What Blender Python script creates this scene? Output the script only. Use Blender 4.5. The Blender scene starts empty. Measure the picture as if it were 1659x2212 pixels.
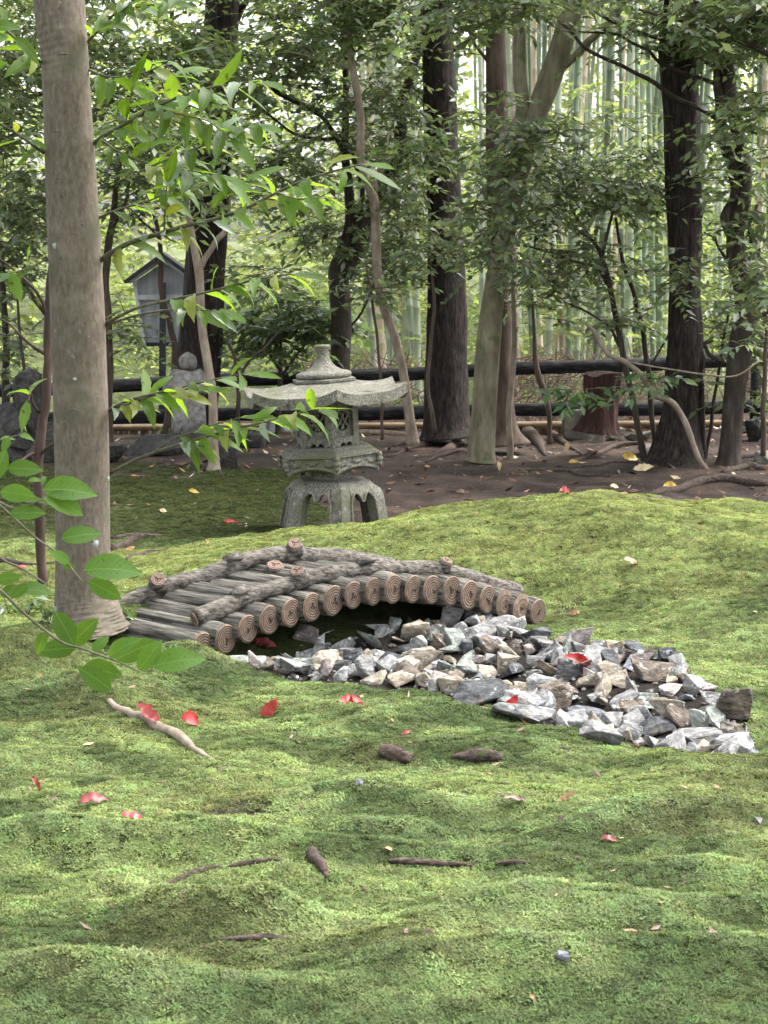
import bpy, math
import numpy as np
from mathutils import Vector, Matrix, Quaternion

rng = np.random.default_rng(7)
PI = math.pi
scene = bpy.context.scene
COL = scene.collection

# ------------------------------------------------------------------ camera
F, CX, CY, CAMZ, HOR = 4436.0, 829.5, 1106.0, 1.5, 510.0     # focal length in units of a 1659 x 2212 picture
PITCH = math.atan((CY - HOR) / F)
cam_data = bpy.data.cameras.new('camera')
cam = bpy.data.objects.new('camera', cam_data)
COL.objects.link(cam)
cam.location = (0, 0, CAMZ)
cam.rotation_euler = (PI / 2 - PITCH, 0, 0)
cam_data.sensor_fit = 'VERTICAL'
cam_data.sensor_height = 24.0
cam_data.lens = 24.0 * F / 2212.0
cam_data.clip_start = 0.1
cam_data.clip_end = 1000
cam_data.dof.use_dof = True
cam_data.dof.focus_distance = 7.6
cam_data.dof.aperture_fstop = 9.0
scene.camera = cam

# ------------------------------------------------------------------ light
SUN_EL, SUN_AZ = math.radians(58), math.radians(66)   # azimuth: clockwise from +Y (behind the scene) to +X
world = bpy.data.worlds.new('World')
scene.world = world
world.use_nodes = True
wn = world.node_tree.nodes
wl = world.node_tree.links
wn.clear()
wo = wn.new('ShaderNodeOutputWorld')
bg = wn.new('ShaderNodeBackground')
sky = wn.new('ShaderNodeTexSky')
sky.sky_type = 'NISHITA'
sky.sun_disc = False
sky.sun_elevation = SUN_EL
sky.sun_rotation = SUN_AZ
sky.air_density = 1.0
sky.dust_density = 4.0
sky.ozone_density = 1.0
bg.inputs['Strength'].default_value = 0.15
hs = wn.new('ShaderNodeHueSaturation')          # an overcast sky: nearly grey
hs.inputs['Saturation'].default_value = 0.22
wl.new(sky.outputs[0], hs.inputs['Color'])
wl.new(hs.outputs[0], bg.inputs[0])
wl.new(bg.outputs[0], wo.inputs[0])
sd = bpy.data.lights.new('sun', 'SUN')
sun = bpy.data.objects.new('sun', sd)
COL.objects.link(sun)
sd.energy = 1.05
sd.angle = math.radians(58)
sd.color = (1.0, 0.95, 0.86)
sun_dir = Vector((math.sin(SUN_AZ) * math.cos(SUN_EL), math.cos(SUN_AZ) * math.cos(SUN_EL), math.sin(SUN_EL)))
sun.rotation_euler = sun_dir.to_track_quat('Z', 'Y').to_euler()
sun.location = sun_dir * 60
scene.view_settings.view_transform = 'Standard'
scene.view_settings.look = 'None'
scene.view_settings.exposure = 2.3
scene.view_settings.gamma = 1.0
scene.view_settings.use_curve_mapping = False
scene.cycles.use_denoising = True
scene.cycles.max_bounces = 7
scene.cycles.diffuse_bounces = 4
scene.cycles.glossy_bounces = 2
scene.cycles.transmission_bounces = 4
scene.cycles.sample_clamp_indirect = 6.0

# ------------------------------------------------------------------ helpers: picture units -> places
def ray(px, py):
    v = np.array([(px - CX) / F, (CY - py) / F, -1.0])
    c, s = math.cos(PI / 2 - PITCH), math.sin(PI / 2 - PITCH)
    return np.array([v[0], c * v[1] - s * v[2], s * v[1] + c * v[2]])

def P(px, py, d):
    r = ray(px, py)
    return np.array([0, 0, CAMZ]) + r * (d / r[1])

def flat(px, py, z=0.0):
    r = ray(px, py)
    return (np.array([0, 0, CAMZ]) + r * ((z - CAMZ) / r[2]))[:2]

def project(V):
    V = np.atleast_2d(np.asarray(V, float))
    rel = V - np.array([0, 0, CAMZ])
    c, s = math.cos(PI / 2 - PITCH), math.sin(PI / 2 - PITCH)
    yc = c * rel[:, 1] + s * rel[:, 2]
    zc = -s * rel[:, 1] + c * rel[:, 2]
    return np.stack([CX + F * rel[:, 0] / -zc, CY - F * yc / -zc], 1)

def S(t):
    t = np.clip(t, 0, 1)
    return t * t * (3 - 2 * t)

_G = np.random.default_rng(99).random((256, 256, 4)) * 2 - 1
def noise2(x, y, k=0):
    x = np.asarray(x, float); y = np.asarray(y, float)
    xi = np.floor(x).astype(int); yi = np.floor(y).astype(int)
    u = x - xi; v = y - yi
    u = u * u * (3 - 2 * u); v = v * v * (3 - 2 * v)
    g = lambda a, b: _G[a % 256, b % 256, k % 4]
    return (g(xi, yi) * (1 - u) + g(xi + 1, yi) * u) * (1 - v) + (g(xi, yi + 1) * (1 - u) + g(xi + 1, yi + 1) * u) * v

def fbm(x, y, k=0, o=3):
    s, a = 0, 1.0
    for i in range(o):
        s = s + a * noise2(x * 2 ** i + 17.3 * i, y * 2 ** i + 5.1 * i, k + i)
        a *= 0.5
    return s

# ------------------------------------------------------------------ terrain
STREAM = np.array([flat(*p) for p in [(540, 1425), (680, 1400), (860, 1400), (1020, 1440), (1180, 1490), (1340, 1535), (1470, 1570), (1570, 1590)]])
def seg_dist(x, y, pts):
    d = np.full(np.shape(x), 1e9)
    for a, b in zip(pts[:-1], pts[1:]):
        ab = b - a
        t = np.clip(((x - a[0]) * ab[0] + (y - a[1]) * ab[1]) / (ab @ ab), 0, 1)
        d = np.minimum(d, np.hypot(x - a[0] - t * ab[0], y - a[1] - t * ab[1]))
    return d

HUMPS = [(120, 1842, .055, .34, .085), (560, 1846, .05, .3, .08), (870, 1850, .03, .2, .08), (392, 1792, .035, .10, .06), (740, 1725, .045, .22, .08),
         (960, 1745, .03, .16, .08), (1480, 1775, .055, .26, .10), (1280, 1800, .03, .15, .08), (1180, 1965, .055, .2, .10), (1000, 2005, .03, .16, .09),
         (560, 2005, .045, .15, .06), (400, 1985, .03, .16, .07), (1500, 1900, .03, .3, .1), (1080, 2100, .045, .30, .08), (1560, 2085, .05, .26, .08),
         (430, 1440, .075, .22, .14), (60, 1420, .08, .25, .2), (150, 1500, .05, .3, .2), (1000, 1625, .03, .3, .1), (1350, 1250, .025, .4, .3),
         (90, 2120, .04, .3, .08), (500, 2150, .03, .3, .07), (515, 1748, -.045, .09, .05), (1400, 1160, .03, .35, .2), (820, 1790, .025, .14, .06),
         (1600, 1985, .035, .2, .08), (700, 1900, .02, .12, .08), (230, 1920, .025, .14, .08), (1330, 2010, .025, .12, .07), (820, 2060, .02, .2, .06)]
HUMPS = [(*flat(a, b), c, d, e) for a, b, c, d, e in HUMPS]

SHADE_RIDGE = np.array([P(439, 1399, 7.22)[:2] + [-.38, .335], P(1161, 1322, 7.95)[:2] + [-.36, .33]])  # added ground ridge under the rear logs, keeps light out beneath the bridge
def H(x, y):
    x = np.asarray(x, float); y = np.asarray(y, float)
    zc = np.interp(x, [-1.7, -1.21, -.48, 0, .36, .945, 1.74, 3, 6], [0, 0.0, .125, .215, .27, .315, .30, .25, .1])
    ys = 7.95 - 1.0 * S((x - .55) / 1.2)
    f = np.where(y < 9.3, S((y - ys) / (9.3 - ys)), 1 - S((y - 9.3) / 1.0))
    z = zc * f
    near = 1 - S((y - 11) / 4)
    z = z + .10 * np.exp(-(seg_dist(x, y, SHADE_RIDGE) / .13) ** 2)
    for hx, hy, a, sx, sy in HUMPS:
        z = z + 1.35 * a * np.exp(-((x - hx) / sx) ** 2 - ((y - hy) / sy) ** 2)
    z = z - .075 * np.exp(-(seg_dist(x, y, STREAM) / .2) ** 2)
    z = z + near * (.018 * noise2(x * 2.2, y * 2.8, 1) + .017 * noise2(x * 5, y * 6.5, 2) + .009 * noise2(x * 12, y * 15, 3))
    z = z + (1 - near) * .03 * noise2(x * .8, y * .8, 0) * (1 - S((y - 25) / 20))
    z = z + .10 * S((x - .5) / 2.5) * S((y - 12) / 3) - .07 * S((-x - .6) / 2) * S((y - 13) / 3)
    z = z + .02 * np.abs(noise2(x * 2.5, y * 5, 3)) * S((y - 10) / 1.5)
    far = np.hypot(x, y - 10)
    z = z + 1.5 * S((y - 30) / 60) * (1 - S((far - 60) / 80))
    return z

def Pg(px, py):
    r = ray(px, py)
    o = np.array([0, 0, CAMZ])
    ts = np.arange(3.0, 60, .02)
    pts = o[None] + r[None] * (ts / r[1])[:, None]
    below = pts[:, 2] < H(pts[:, 0], pts[:, 1])
    i = int(np.argmax(below)) if below.any() else len(ts) - 1
    lo, hi = ts[max(i - 1, 0)], ts[i]
    for _ in range(18):
        m = (lo + hi) / 2
        q = o + r * (m / r[1])
        if q[2] < H(q[0], q[1]): hi = m
        else: lo = m
    q = o + r * (hi / r[1])
    q[2] = H(q[0], q[1])
    return q

# ------------------------------------------------------------------ helpers: meshes and objects
def make_mesh(name, V, faces=None, tris=None, quads=None, mats=(), midx=None, col=None, smooth=True):
    """col: per-vertex RGB; midx: per-face material index (tris first, then quads, then faces)."""
    V = np.asarray(V, np.float32).reshape(-1, 3)
    loops, starts, n = [], [], 0
    for arr, k in ((tris, 3), (quads, 4)):
        if arr is not None and len(arr):
            a = np.asarray(arr, np.int32).reshape(-1, k)
            loops.append(a.ravel()); starts.append(n + np.arange(len(a)) * k); n += a.size
    for f in faces or ():
        loops.append(np.asarray(f, np.int32)); starts.append(np.array([n])); n += len(f)
    me = bpy.data.meshes.new(name)
    loops = np.concatenate(loops).astype(np.int32); starts = np.concatenate(starts).astype(np.int32)
    me.vertices.add(len(V)); me.vertices.foreach_set('co', V.ravel())
    me.loops.add(len(loops)); me.loops.foreach_set('vertex_index', loops)
    me.polygons.add(len(starts)); me.polygons.foreach_set('loop_start', starts)
    for m in mats: me.materials.append(m)
    if midx is not None: me.polygons.foreach_set('material_index', np.asarray(midx, np.int32))
    me.polygons.foreach_set('use_smooth', np.full(len(starts), bool(smooth)))
    if col is not None:
        at = me.attributes.new('Col', 'FLOAT_COLOR', 'POINT')
        c = np.ones((len(V), 4), np.float32); c[:, :3] = col
        at.data.foreach_set('color', c.ravel())
    me.update(calc_edges=True)
    me.validate()
    return me

class MB:
    """collects pieces into one mesh"""
    def __init__(s): s.V, s.T, s.Q, s.F, s.n, s.tm, s.qm, s.fm, s.C = [], [], [], [], 0, [], [], [], []
    def add(s, V, tris=None, quads=None, faces=None, m=0, col=None):
        V = np.asarray(V, float).reshape(-1, 3)
        if tris is not None and len(tris):
            t = np.asarray(tris, int).reshape(-1, 3); s.T.append(t + s.n); s.tm.append(np.full(len(t), m))
        if quads is not None and len(quads):
            q = np.asarray(quads, int).reshape(-1, 4); s.Q.append(q + s.n); s.qm.append(np.full(len(q), m))
        for f in faces or (): s.F.append(np.asarray(f, int) + s.n); s.fm.append(m)
        s.C.append(np.broadcast_to(np.array(col if col is not None else (1, 1, 1), float), (len(V), 3)))
        s.V.append(V); s.n += len(V)
        return s
    def box(s, x0, y0, z0, x1, y1, z1, m=0, R=None):
        V = np.array([[a, b, c] for a in (x0, x1) for b in (y0, y1) for c in (z0, z1)], float)
        if R is not None: V = V @ np.asarray(R).T
        return s.add(V, quads=[(0, 1, 3, 2), (4, 6, 7, 5), (0, 4, 5, 1), (2, 3, 7, 6), (0, 2, 6, 4), (1, 5, 7, 3)], m=m)
    def mesh(s, name, mats, smooth=True, loc=(0, 0, 0), use_col=False):
        T = np.concatenate(s.T) if s.T else None
        Q = np.concatenate(s.Q) if s.Q else None
        mi = np.concatenate(s.tm + s.qm + [np.array(s.fm, int)]) if (s.tm or s.qm or s.fm) else None
        return make_mesh(name, np.concatenate(s.V) - np.array(loc), s.F, T, Q, mats, mi, np.concatenate(s.C) if use_col else None, smooth)

def wloc(o):
    l = Vector((0, 0, 0))
    while o is not None:
        l += o.location; o = o.parent
    return np.array(l)

def link(name, data, parent=None, loc=(0, 0, 0), rot=None):
    o = bpy.data.objects.new(name, data)
    COL.objects.link(o)
    if parent is not None: o.parent = parent
    o.location = tuple(float(v) for v in loc)
    if rot is not None: o.rotation_euler = rot
    return o

def tag(o, label, cat, group=None):
    o['label'] = label; o['category'] = cat
    if group: o['group'] = group
    return o

def thing(name, label, cat, loc=(0, 0, 0), group=None):
    return tag(link(name, None, None, loc), label, cat, group)

def part(name, mb, mats, parent, smooth=True, use_col=False):
    """mb holds world coordinates (of an unrotated parent)"""
    base = wloc(parent)
    return link(name, mb.mesh(name, mats, smooth, base, use_col), parent)

def resample(pts, k):
    """Catmull-Rom through pts (N x D), k pieces per span"""
    p = np.asarray(pts, float)
    e = np.vstack([2 * p[0] - p[1], p, 2 * p[-1] - p[-2]])
    out = []
    for i in range(1, len(e) - 2):
        for t in np.arange(k) / k:
            a, b, c, d = e[i - 1], e[i], e[i + 1], e[i + 2]
            out.append(.5 * (2 * b + (c - a) * t + (2 * a - 5 * b + 4 * c - d) * t * t + (3 * b - a - 3 * c + d) * t ** 3))
    out.append(p[-1])
    return np.array(out)

def tube(path, rad, sides=10, relief=None, cap=True):
    """relief(u_angle, s_length, i_ring) -> factor on the radius"""
    p = np.asarray(path, float); r = np.asarray(rad, float)
    n = len(p)
    t = np.gradient(p, axis=0); t /= np.linalg.norm(t, axis=1)[:, None] + 1e-12
    ref = np.array([0, 1, 0.]) if abs(t[0][1]) < .9 else np.array([1., 0, 0])
    u = np.cross(t[0], ref); u /= np.linalg.norm(u)
    s = np.concatenate([[0], np.cumsum(np.linalg.norm(np.diff(p, axis=0), axis=1))])
    a = np.arange(sides) * 2 * PI / sides
    V = np.empty((n, sides, 3))
    for i in range(n):
        u = u - t[i] * (u @ t[i]); u /= np.linalg.norm(u)
        w = np.cross(t[i], u)
        k = r[i] * (relief(a, s[i], i) if relief is not None else np.ones(sides))
        V[i] = p[i] + np.cos(a)[:, None] * u * k[:, None] + np.sin(a)[:, None] * w * k[:, None]
    i, j = np.meshgrid(np.arange(n - 1), np.arange(sides), indexing='ij')
    j2 = (j + 1) % sides
    Q = np.stack([i * sides + j, i * sides + j2, (i + 1) * sides + j2, (i + 1) * sides + j], -1).reshape(-1, 4)
    V = V.reshape(-1, 3)
    T = []
    if cap:
        V = np.vstack([V, p[0], p[-1]])
        c0, c1 = n * sides, n * sides + 1
        T = [(c0, (k + 1) % sides, k) for k in range(sides)] + [(c1, (n - 1) * sides + k, (n - 1) * sides + (k + 1) % sides) for k in range(sides)]
    return V, T, Q

def lathe(prof, sides=24, phase=0.0, hexa=0.0, R=None):
    """prof: (r, z) list; hexa: 0 round .. 1 hexagonal"""
    a = np.arange(sides) * 2 * PI / sides
    f = np.cos(PI / 6) / np.cos(((a) % (PI / 3)) - PI / 6)
    f = 1 + hexa * (f - 1)
    V = np.array([[r * f[k] * math.sin(a[k] + phase), -r * f[k] * math.cos(a[k] + phase), z] for r, z in prof for k in range(sides)])
    n = len(prof)
    Q = [(i * sides + k, i * sides + (k + 1) % sides, (i + 1) * sides + (k + 1) % sides, (i + 1) * sides + k) for i in range(n - 1) for k in range(sides)]
    F_ = []
    if prof[0][0] > 1e-6: F_.append(list(range(sides))[::-1])
    if prof[-1][0] > 1e-6: F_.append([(n - 1) * sides + k for k in range(sides)])
    return V, Q, F_

# ------------------------------------------------------------------ materials
def new_mat(name):
    m = bpy.data.materials.new(name); m.use_nodes = True
    nt = m.node_tree; nt.nodes.clear()
    out = nt.nodes.new('ShaderNodeOutputMaterial')
    return m, nt, out

def N(nt, t, **kw):
    n = nt.nodes.new(t)
    for k, v in kw.items():
        if k.startswith('_'): setattr(n, k[1:], v)
        else: n.inputs[k].default_value = v
    return n

def ramp(nt, fac, stops):
    r = nt.nodes.new('ShaderNodeValToRGB')
    e = r.color_ramp.elements
    while len(e) < len(stops): e.new(.5)
    for q, (p, c) in zip(e, stops): q.position = p; q.color = (*c, 1)
    nt.links.new(fac, r.inputs[0])
    return r.outputs[0]

def mixc(nt, fac, a, b, mode='MIX'):
    m = nt.nodes.new('ShaderNodeMix'); m.data_type = 'RGBA'; m.blend_type = mode
    L = nt.links
    for s, v in ((m.inputs[0], fac), (m.inputs[6], a), (m.inputs[7], b)):
        if isinstance(v, (int, float)): s.default_value = v
        elif isinstance(v, tuple): s.default_value = (*v, 1)
        else: L.new(v, s)
    return m.outputs[2]

def rough_mat(name, stops, scale=(8, 8, 8), detail=6, spots=None, bump=.4, bscale=None, rough=.85, dist=.01, wave=None, coord='Object', rand=0.0, tint=None):
    m, nt, out = new_mat(name)
    L = nt.links
    tc = nt.nodes.new('ShaderNodeTexCoord')
    mp = N(nt, 'ShaderNodeMapping'); mp.inputs['Scale'].default_value = scale
    L.new(tc.outputs[coord], mp.inputs[0])
    vec = mp.outputs[0]
    if rand:
        oi = nt.nodes.new('ShaderNodeObjectInfo')
        ad = N(nt, 'ShaderNodeVectorMath', _operation='ADD')
        sc_ = N(nt, 'ShaderNodeVectorMath', _operation='SCALE'); sc_.inputs['Scale'].default_value = 50
        cmb = nt.nodes.new('ShaderNodeCombineXYZ')
        for k in range(3): L.new(oi.outputs['Random'], cmb.inputs[k])
        L.new(cmb.outputs[0], sc_.inputs[0]); L.new(vec, ad.inputs[0]); L.new(sc_.outputs[0], ad.inputs[1])
        vec = ad.outputs[0]
    nz = N(nt, 'ShaderNodeTexNoise', Scale=1.0, Detail=float(detail), Roughness=.62)
    L.new(vec, nz.inputs['Vector'])
    c = ramp(nt, nz.outputs['Fac'], stops)
    if spots:
        for (sc, lo, hi, colr) in spots:
            n2 = N(nt, 'ShaderNodeTexNoise', Scale=sc, Detail=4.0, Roughness=.6)
            L.new(tc.outputs[coord], n2.inputs['Vector'])
            f = ramp(nt, n2.outputs['Fac'], [(lo, (0, 0, 0)), (hi, (1, 1, 1))])
            c = mixc(nt, f, c, colr)
    if rand:
        br = N(nt, 'ShaderNodeMapRange'); br.inputs['To Min'].default_value = 1 - rand; br.inputs['To Max'].default_value = 1 + rand
        L.new(oi.outputs['Random'], br.inputs[0])
        sc2 = N(nt, 'ShaderNodeVectorMath', _operation='SCALE')
        L.new(c, sc2.inputs[0]); L.new(br.outputs[0], sc2.inputs['Scale']); c = sc2.outputs[0]
    b = N(nt, 'ShaderNodeBsdfPrincipled', Roughness=rough)
    b.inputs['Specular IOR Level'].default_value = .25
    L.new(c, b.inputs['Base Color'])
    n3 = N(nt, 'ShaderNodeTexNoise', Scale=1.0, Detail=8.0, Roughness=.65)
    mp3 = N(nt, 'ShaderNodeMapping'); mp3.inputs['Scale'].default_value = bscale or tuple(4 * s for s in scale)
    L.new(tc.outputs[coord], mp3.inputs[0]); L.new(mp3.outputs[0], n3.inputs['Vector'])
    bp = N(nt, 'ShaderNodeBump', Strength=bump, Distance=dist)
    L.new(n3.outputs['Fac'], bp.inputs['Height']); L.new(bp.outputs[0], b.inputs['Normal'])
    L.new(b.outputs[0], out.inputs[0])
    return m

def leaf_mat(name, base, trans, rough=.38, tw=.4, attr=True, var=.25, inst=False, spec=.5):
    m, nt, out = new_mat(name)
    L = nt.links
    if inst or attr:
        at = nt.nodes.new('ShaderNodeAttribute'); at.attribute_name = 'tint' if inst else 'Col'
        at.attribute_type = 'INSTANCER' if inst else 'GEOMETRY'
        c1 = mixc(nt, 1.0, base, at.outputs['Color'], 'MULTIPLY'); c2 = mixc(nt, 1.0, trans, at.outputs['Color'], 'MULTIPLY')
    else:
        oi = nt.nodes.new('ShaderNodeObjectInfo')
        tc = nt.nodes.new('ShaderNodeTexCoord')
        nz = N(nt, 'ShaderNodeTexNoise', Scale=26.0, Detail=3.0); L.new(tc.outputs['Object'], nz.inputs['Vector'])
        br = N(nt, 'ShaderNodeMapRange'); br.inputs['To Min'].default_value = 1 - var; br.inputs['To Max'].default_value = 1 + var
        L.new(oi.outputs['Random'], br.inputs[0])
        # midrib and side veins, laid out along the leaf
        sx = nt.nodes.new('ShaderNodeSeparateXYZ'); L.new(tc.outputs['Generated'], sx.inputs[0])
        def mth(op, a, b_=None):
            n = nt.nodes.new('ShaderNodeMath'); n.operation = op
            for k, v in ((0, a), (1, b_)):
                if v is None: continue
                if isinstance(v, (int, float)): n.inputs[k].default_value = v
                else: L.new(v, n.inputs[k])
            return n.outputs[0]
        ay = mth('ABSOLUTE', mth('SUBTRACT', sx.outputs['Y'], .5))
        rib = mth('LESS_THAN', ay, .022)
        side = mth('MULTIPLY', mth('GREATER_THAN', mth('SINE', mth('MULTIPLY', mth('SUBTRACT', sx.outputs['X'], mth('MULTIPLY', ay, .55)), 62.0)), .93), .55)
        vein = mth('MULTIPLY', mth('MAXIMUM', rib, side), .6)
        cc = []
        for q in (base, trans):
            s = N(nt, 'ShaderNodeVectorMath', _operation='SCALE'); s.inputs[0].default_value = q
            L.new(br.outputs[0], s.inputs['Scale'])
            blot = mixc(nt, ramp(nt, nz.outputs['Fac'], [(.60, (0, 0, 0)), (.70, (.85, .85, .85))]), s.outputs[0], (q[0] * .5, q[1] * .33, q[2] * .6))
            cc.append(mixc(nt, vein, blot, tuple(min(1, v * 1.5 + .02) for v in q)))
        c1, c2 = cc
    b = N(nt, 'ShaderNodeBsdfPrincipled', Roughness=rough); b.inputs['Specular IOR Level'].default_value = spec
    t = nt.nodes.new('ShaderNodeBsdfTranslucent')
    L.new(c1, b.inputs['Base Color']); L.new(c2, t.inputs['Color'])
    mx = N(nt, 'ShaderNodeMixShader'); mx.inputs[0].default_value = tw
    L.new(b.outputs[0], mx.inputs[1]); L.new(t.outputs[0], mx.inputs[2]); L.new(mx.outputs[0], out.inputs[0])
    return m

M = {}
M['bark_tan'] = rough_mat('bark_tan', [(.32, (.078, .063, .047)), (.5, (.122, .100, .077)), (.70, (.165, .140, .110))], (75, 75, 30), 10,
                          spots=[(6, .50, .66, (.088, .080, .056)), (60, .66, .72, (.055, .043, .032)), (4, .56, .70, (.185, .155, .120)), (18, .68, .74, (.20, .185, .155))], bump=.5, bscale=(60, 60, 60), dist=.004)
M['bark_cedar'] = rough_mat('bark_cedar', [(.34, (.006, .0045, .004)), (.48, (.026, .018, .016)), (.58, (.045, .033, .029)), (.72, (.085, .064, .055))], (48, 48, 10), 9, spots=[(3, .56, .70, (.040, .040, .030))], bump=1.0, bscale=(70, 70, 22), dist=.03)
M['bark_dark'] = rough_mat('bark_dark', [(.3, (.016, .012, .010)), (.55, (.048, .037, .030)), (.75, (.10, .085, .07))], (22, 22, 5), 7, bump=.6, bscale=(60, 60, 16), dist=.01)
M['bark_brown'] = rough_mat('bark_brown', [(.3, (.035, .024, .018)), (.55, (.085, .060, .046)), (.75, (.15, .115, .09))], (18, 18, 5), 7, bump=.6, bscale=(60, 60, 16), dist=.01)
M['bark_olive'] = rough_mat('bark_olive', [(.3, (.055, .048, .030)), (.5, (.135, .118, .078)), (.72, (.23, .205, .145))], (12, 12, 4), 7,
                            spots=[(7, .56, .68, (.07, .085, .04))], bump=.5, bscale=(60, 60, 20), dist=.01)
M['bark_pale'] = rough_mat('bark_pale', [(.3, (.11, .085, .065)), (.55, (.23, .185, .14)), (.75, (.34, .29, .23))], (20, 20, 8), 6, bump=.5, bscale=(60, 60, 30), dist=.006)
M['bark_red'] = rough_mat('bark_red', [(.3, (.022, .014, .012)), (.55, (.058, .037, .031)), (.75, (.115, .080, .067))], (22, 22, 5), 7, bump=.6, bscale=(60, 60, 16), dist=.006)
M['root'] = rough_mat('root', [(.36, (.018, .012, .010)), (.5, (.062, .043, .036)), (.6, (.095, .068, .057)), (.74, (.16, .125, .105))], (40, 90, 90), 9, spots=[(16, .62, .70, (.05, .065, .022))], bump=1.0, bscale=(60, 120, 120), dist=.010)
M['rotten'] = rough_mat('rotten', [(.3, (.010, .004, .003)), (.5, (.040, .017, .013)), (.72, (.085, .040, .030))], (26, 26, 4), 8, bump=1.0, bscale=(60, 60, 10), dist=.02)
M['granite'] = rough_mat('granite', [(.34, (.050, .047, .037)), (.5, (.132, .126, .103)), (.68, (.245, .235, .202))], (110, 110, 110), 9,
                         spots=[(5.0, .48, .68, (.095, .100, .058)), (24, .62, .70, (.27, .265, .24)), (13, .58, .70, (.052, .050, .040)), (40, .64, .70, (.20, .20, .185))], bump=.7, bscale=(90, 90, 90), dist=.006)
M['granite_old'] = rough_mat('granite_old', [(.32, (.10, .095, .085)), (.5, (.19, .18, .165)), (.68, (.30, .285, .265))], (30, 30, 30), 8,
                             spots=[(5, .52, .66, (.10, .10, .075))], bump=.6, bscale=(80, 80, 80), dist=.008)
M['log_bark'] = rough_mat('log_bark', [(.38, (.013, .012, .010)), (.48, (.070, .065, .056)), (.58, (.125, .116, .102)), (.72, (.20, .187, .165))], (4.5, 55, 55), 7,
                          spots=[(14, .60, .72, (.075, .082, .050))], bump=1.0, bscale=(9, 110, 110), dist=.010, rand=.2)
M['rail_bark'] = rough_mat('rail_bark', [(.36, (.030, .025, .022)), (.48, (.105, .092, .080)), (.58, (.165, .147, .130)), (.72, (.26, .24, .215))], (22, 60, 80), 9,
                           spots=[(20, .62, .72, (.085, .088, .06))], bump=1.0, bscale=(60, 110, 140), dist=.012)
M['ring_light'] = rough_mat('ring_light', [(.3, (.085, .058, .043)), (.65, (.19, .134, .100))], (50, 50, 50), 6, spots=[(10, .58, .7, (.18, .15, .115))], bump=.4, bscale=(200, 200, 200), dist=.002, rand=.16)
M['ring_dark'] = rough_mat('ring_dark', [(.3, (.022, .016, .012)), (.7, (.055, .040, .030))], (60, 60, 60), 5, bump=.3, dist=.002)
M['stub_face'] = rough_mat('stub_face', [(.3, (.13, .083, .066)), (.7, (.25, .168, .138))], (60, 60, 60), 5, bump=.3, dist=.002)
M['earth'] = None
M['charred'] = rough_mat('charred', [(.38, (.005, .005, .006)), (.52, (.018, .017, .018)), (.62, (.040, .038, .040)), (.74, (.085, .080, .080))], (3, 50, 50), 7, bump=.7, bscale=(8, 90, 90), dist=.01)
M['bamboo_pole'] = rough_mat('bamboo_pole', [(.3, (.16, .11, .065)), (.7, (.33, .25, .16))], (6, 30, 30), 5, bump=.3, dist=.003)
M['bamboo_slat'] = rough_mat('bamboo_slat', [(.3, (.10, .068, .044)), (.7, (.27, .20, .135))], (40, 40, 5), 5, bump=.3, dist=.003, rand=.35)
M['brush'] = rough_mat('brush', [(.3, (.06, .038, .030)), (.7, (.19, .125, .10))], (30, 30, 30), 5, bump=.3, dist=.003)
M['board_grey'] = rough_mat('board_grey', [(.3, (.25, .265, .285)), (.7, (.36, .38, .40))], (30, 30, 3), 6, bump=.3, bscale=(60, 60, 6), dist=.004)
M['board_trim'] = rough_mat('board_trim', [(.3, (.36, .38, .40)), (.7, (.48, .50, .52))], (20, 20, 20), 6, bump=.3, dist=.003)
M['roof_dark'] = rough_mat('roof_dark', [(.3, (.014, .014, .017)), (.7, (.045, .045, .052))], (20, 20, 20), 6, bump=.5, dist=.005)
M['white_cloth'] = rough_mat('white_cloth', [(.3, (.62, .64, .72)), (.7, (.80, .81, .86))], (6, 6, 6), 4, bump=.3, dist=.01)
M['lichen'] = rough_mat('lichen', [(.3, (.20, .215, .205)), (.7, (.32, .34, .33))], (60, 60, 60), 5, bump=.4, dist=.002)
M['dark_rock'] = rough_mat('dark_rock', [(.3, (.016, .015, .014)), (.55, (.052, .049, .045)), (.75, (.12, .115, .105))], (14, 14, 14), 8, bump=1.0, bscale=(30, 30, 30), dist=.04)
M['boulder'] = rough_mat('boulder', [(.3, (.07, .062, .052)), (.55, (.16, .145, .125)), (.75, (.27, .25, .22))], (9, 9, 9), 8, spots=[(6, .55, .7, (.09, .095, .06))], bump=.8, bscale=(40, 40, 40), dist=.02, rand=.2)

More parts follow.
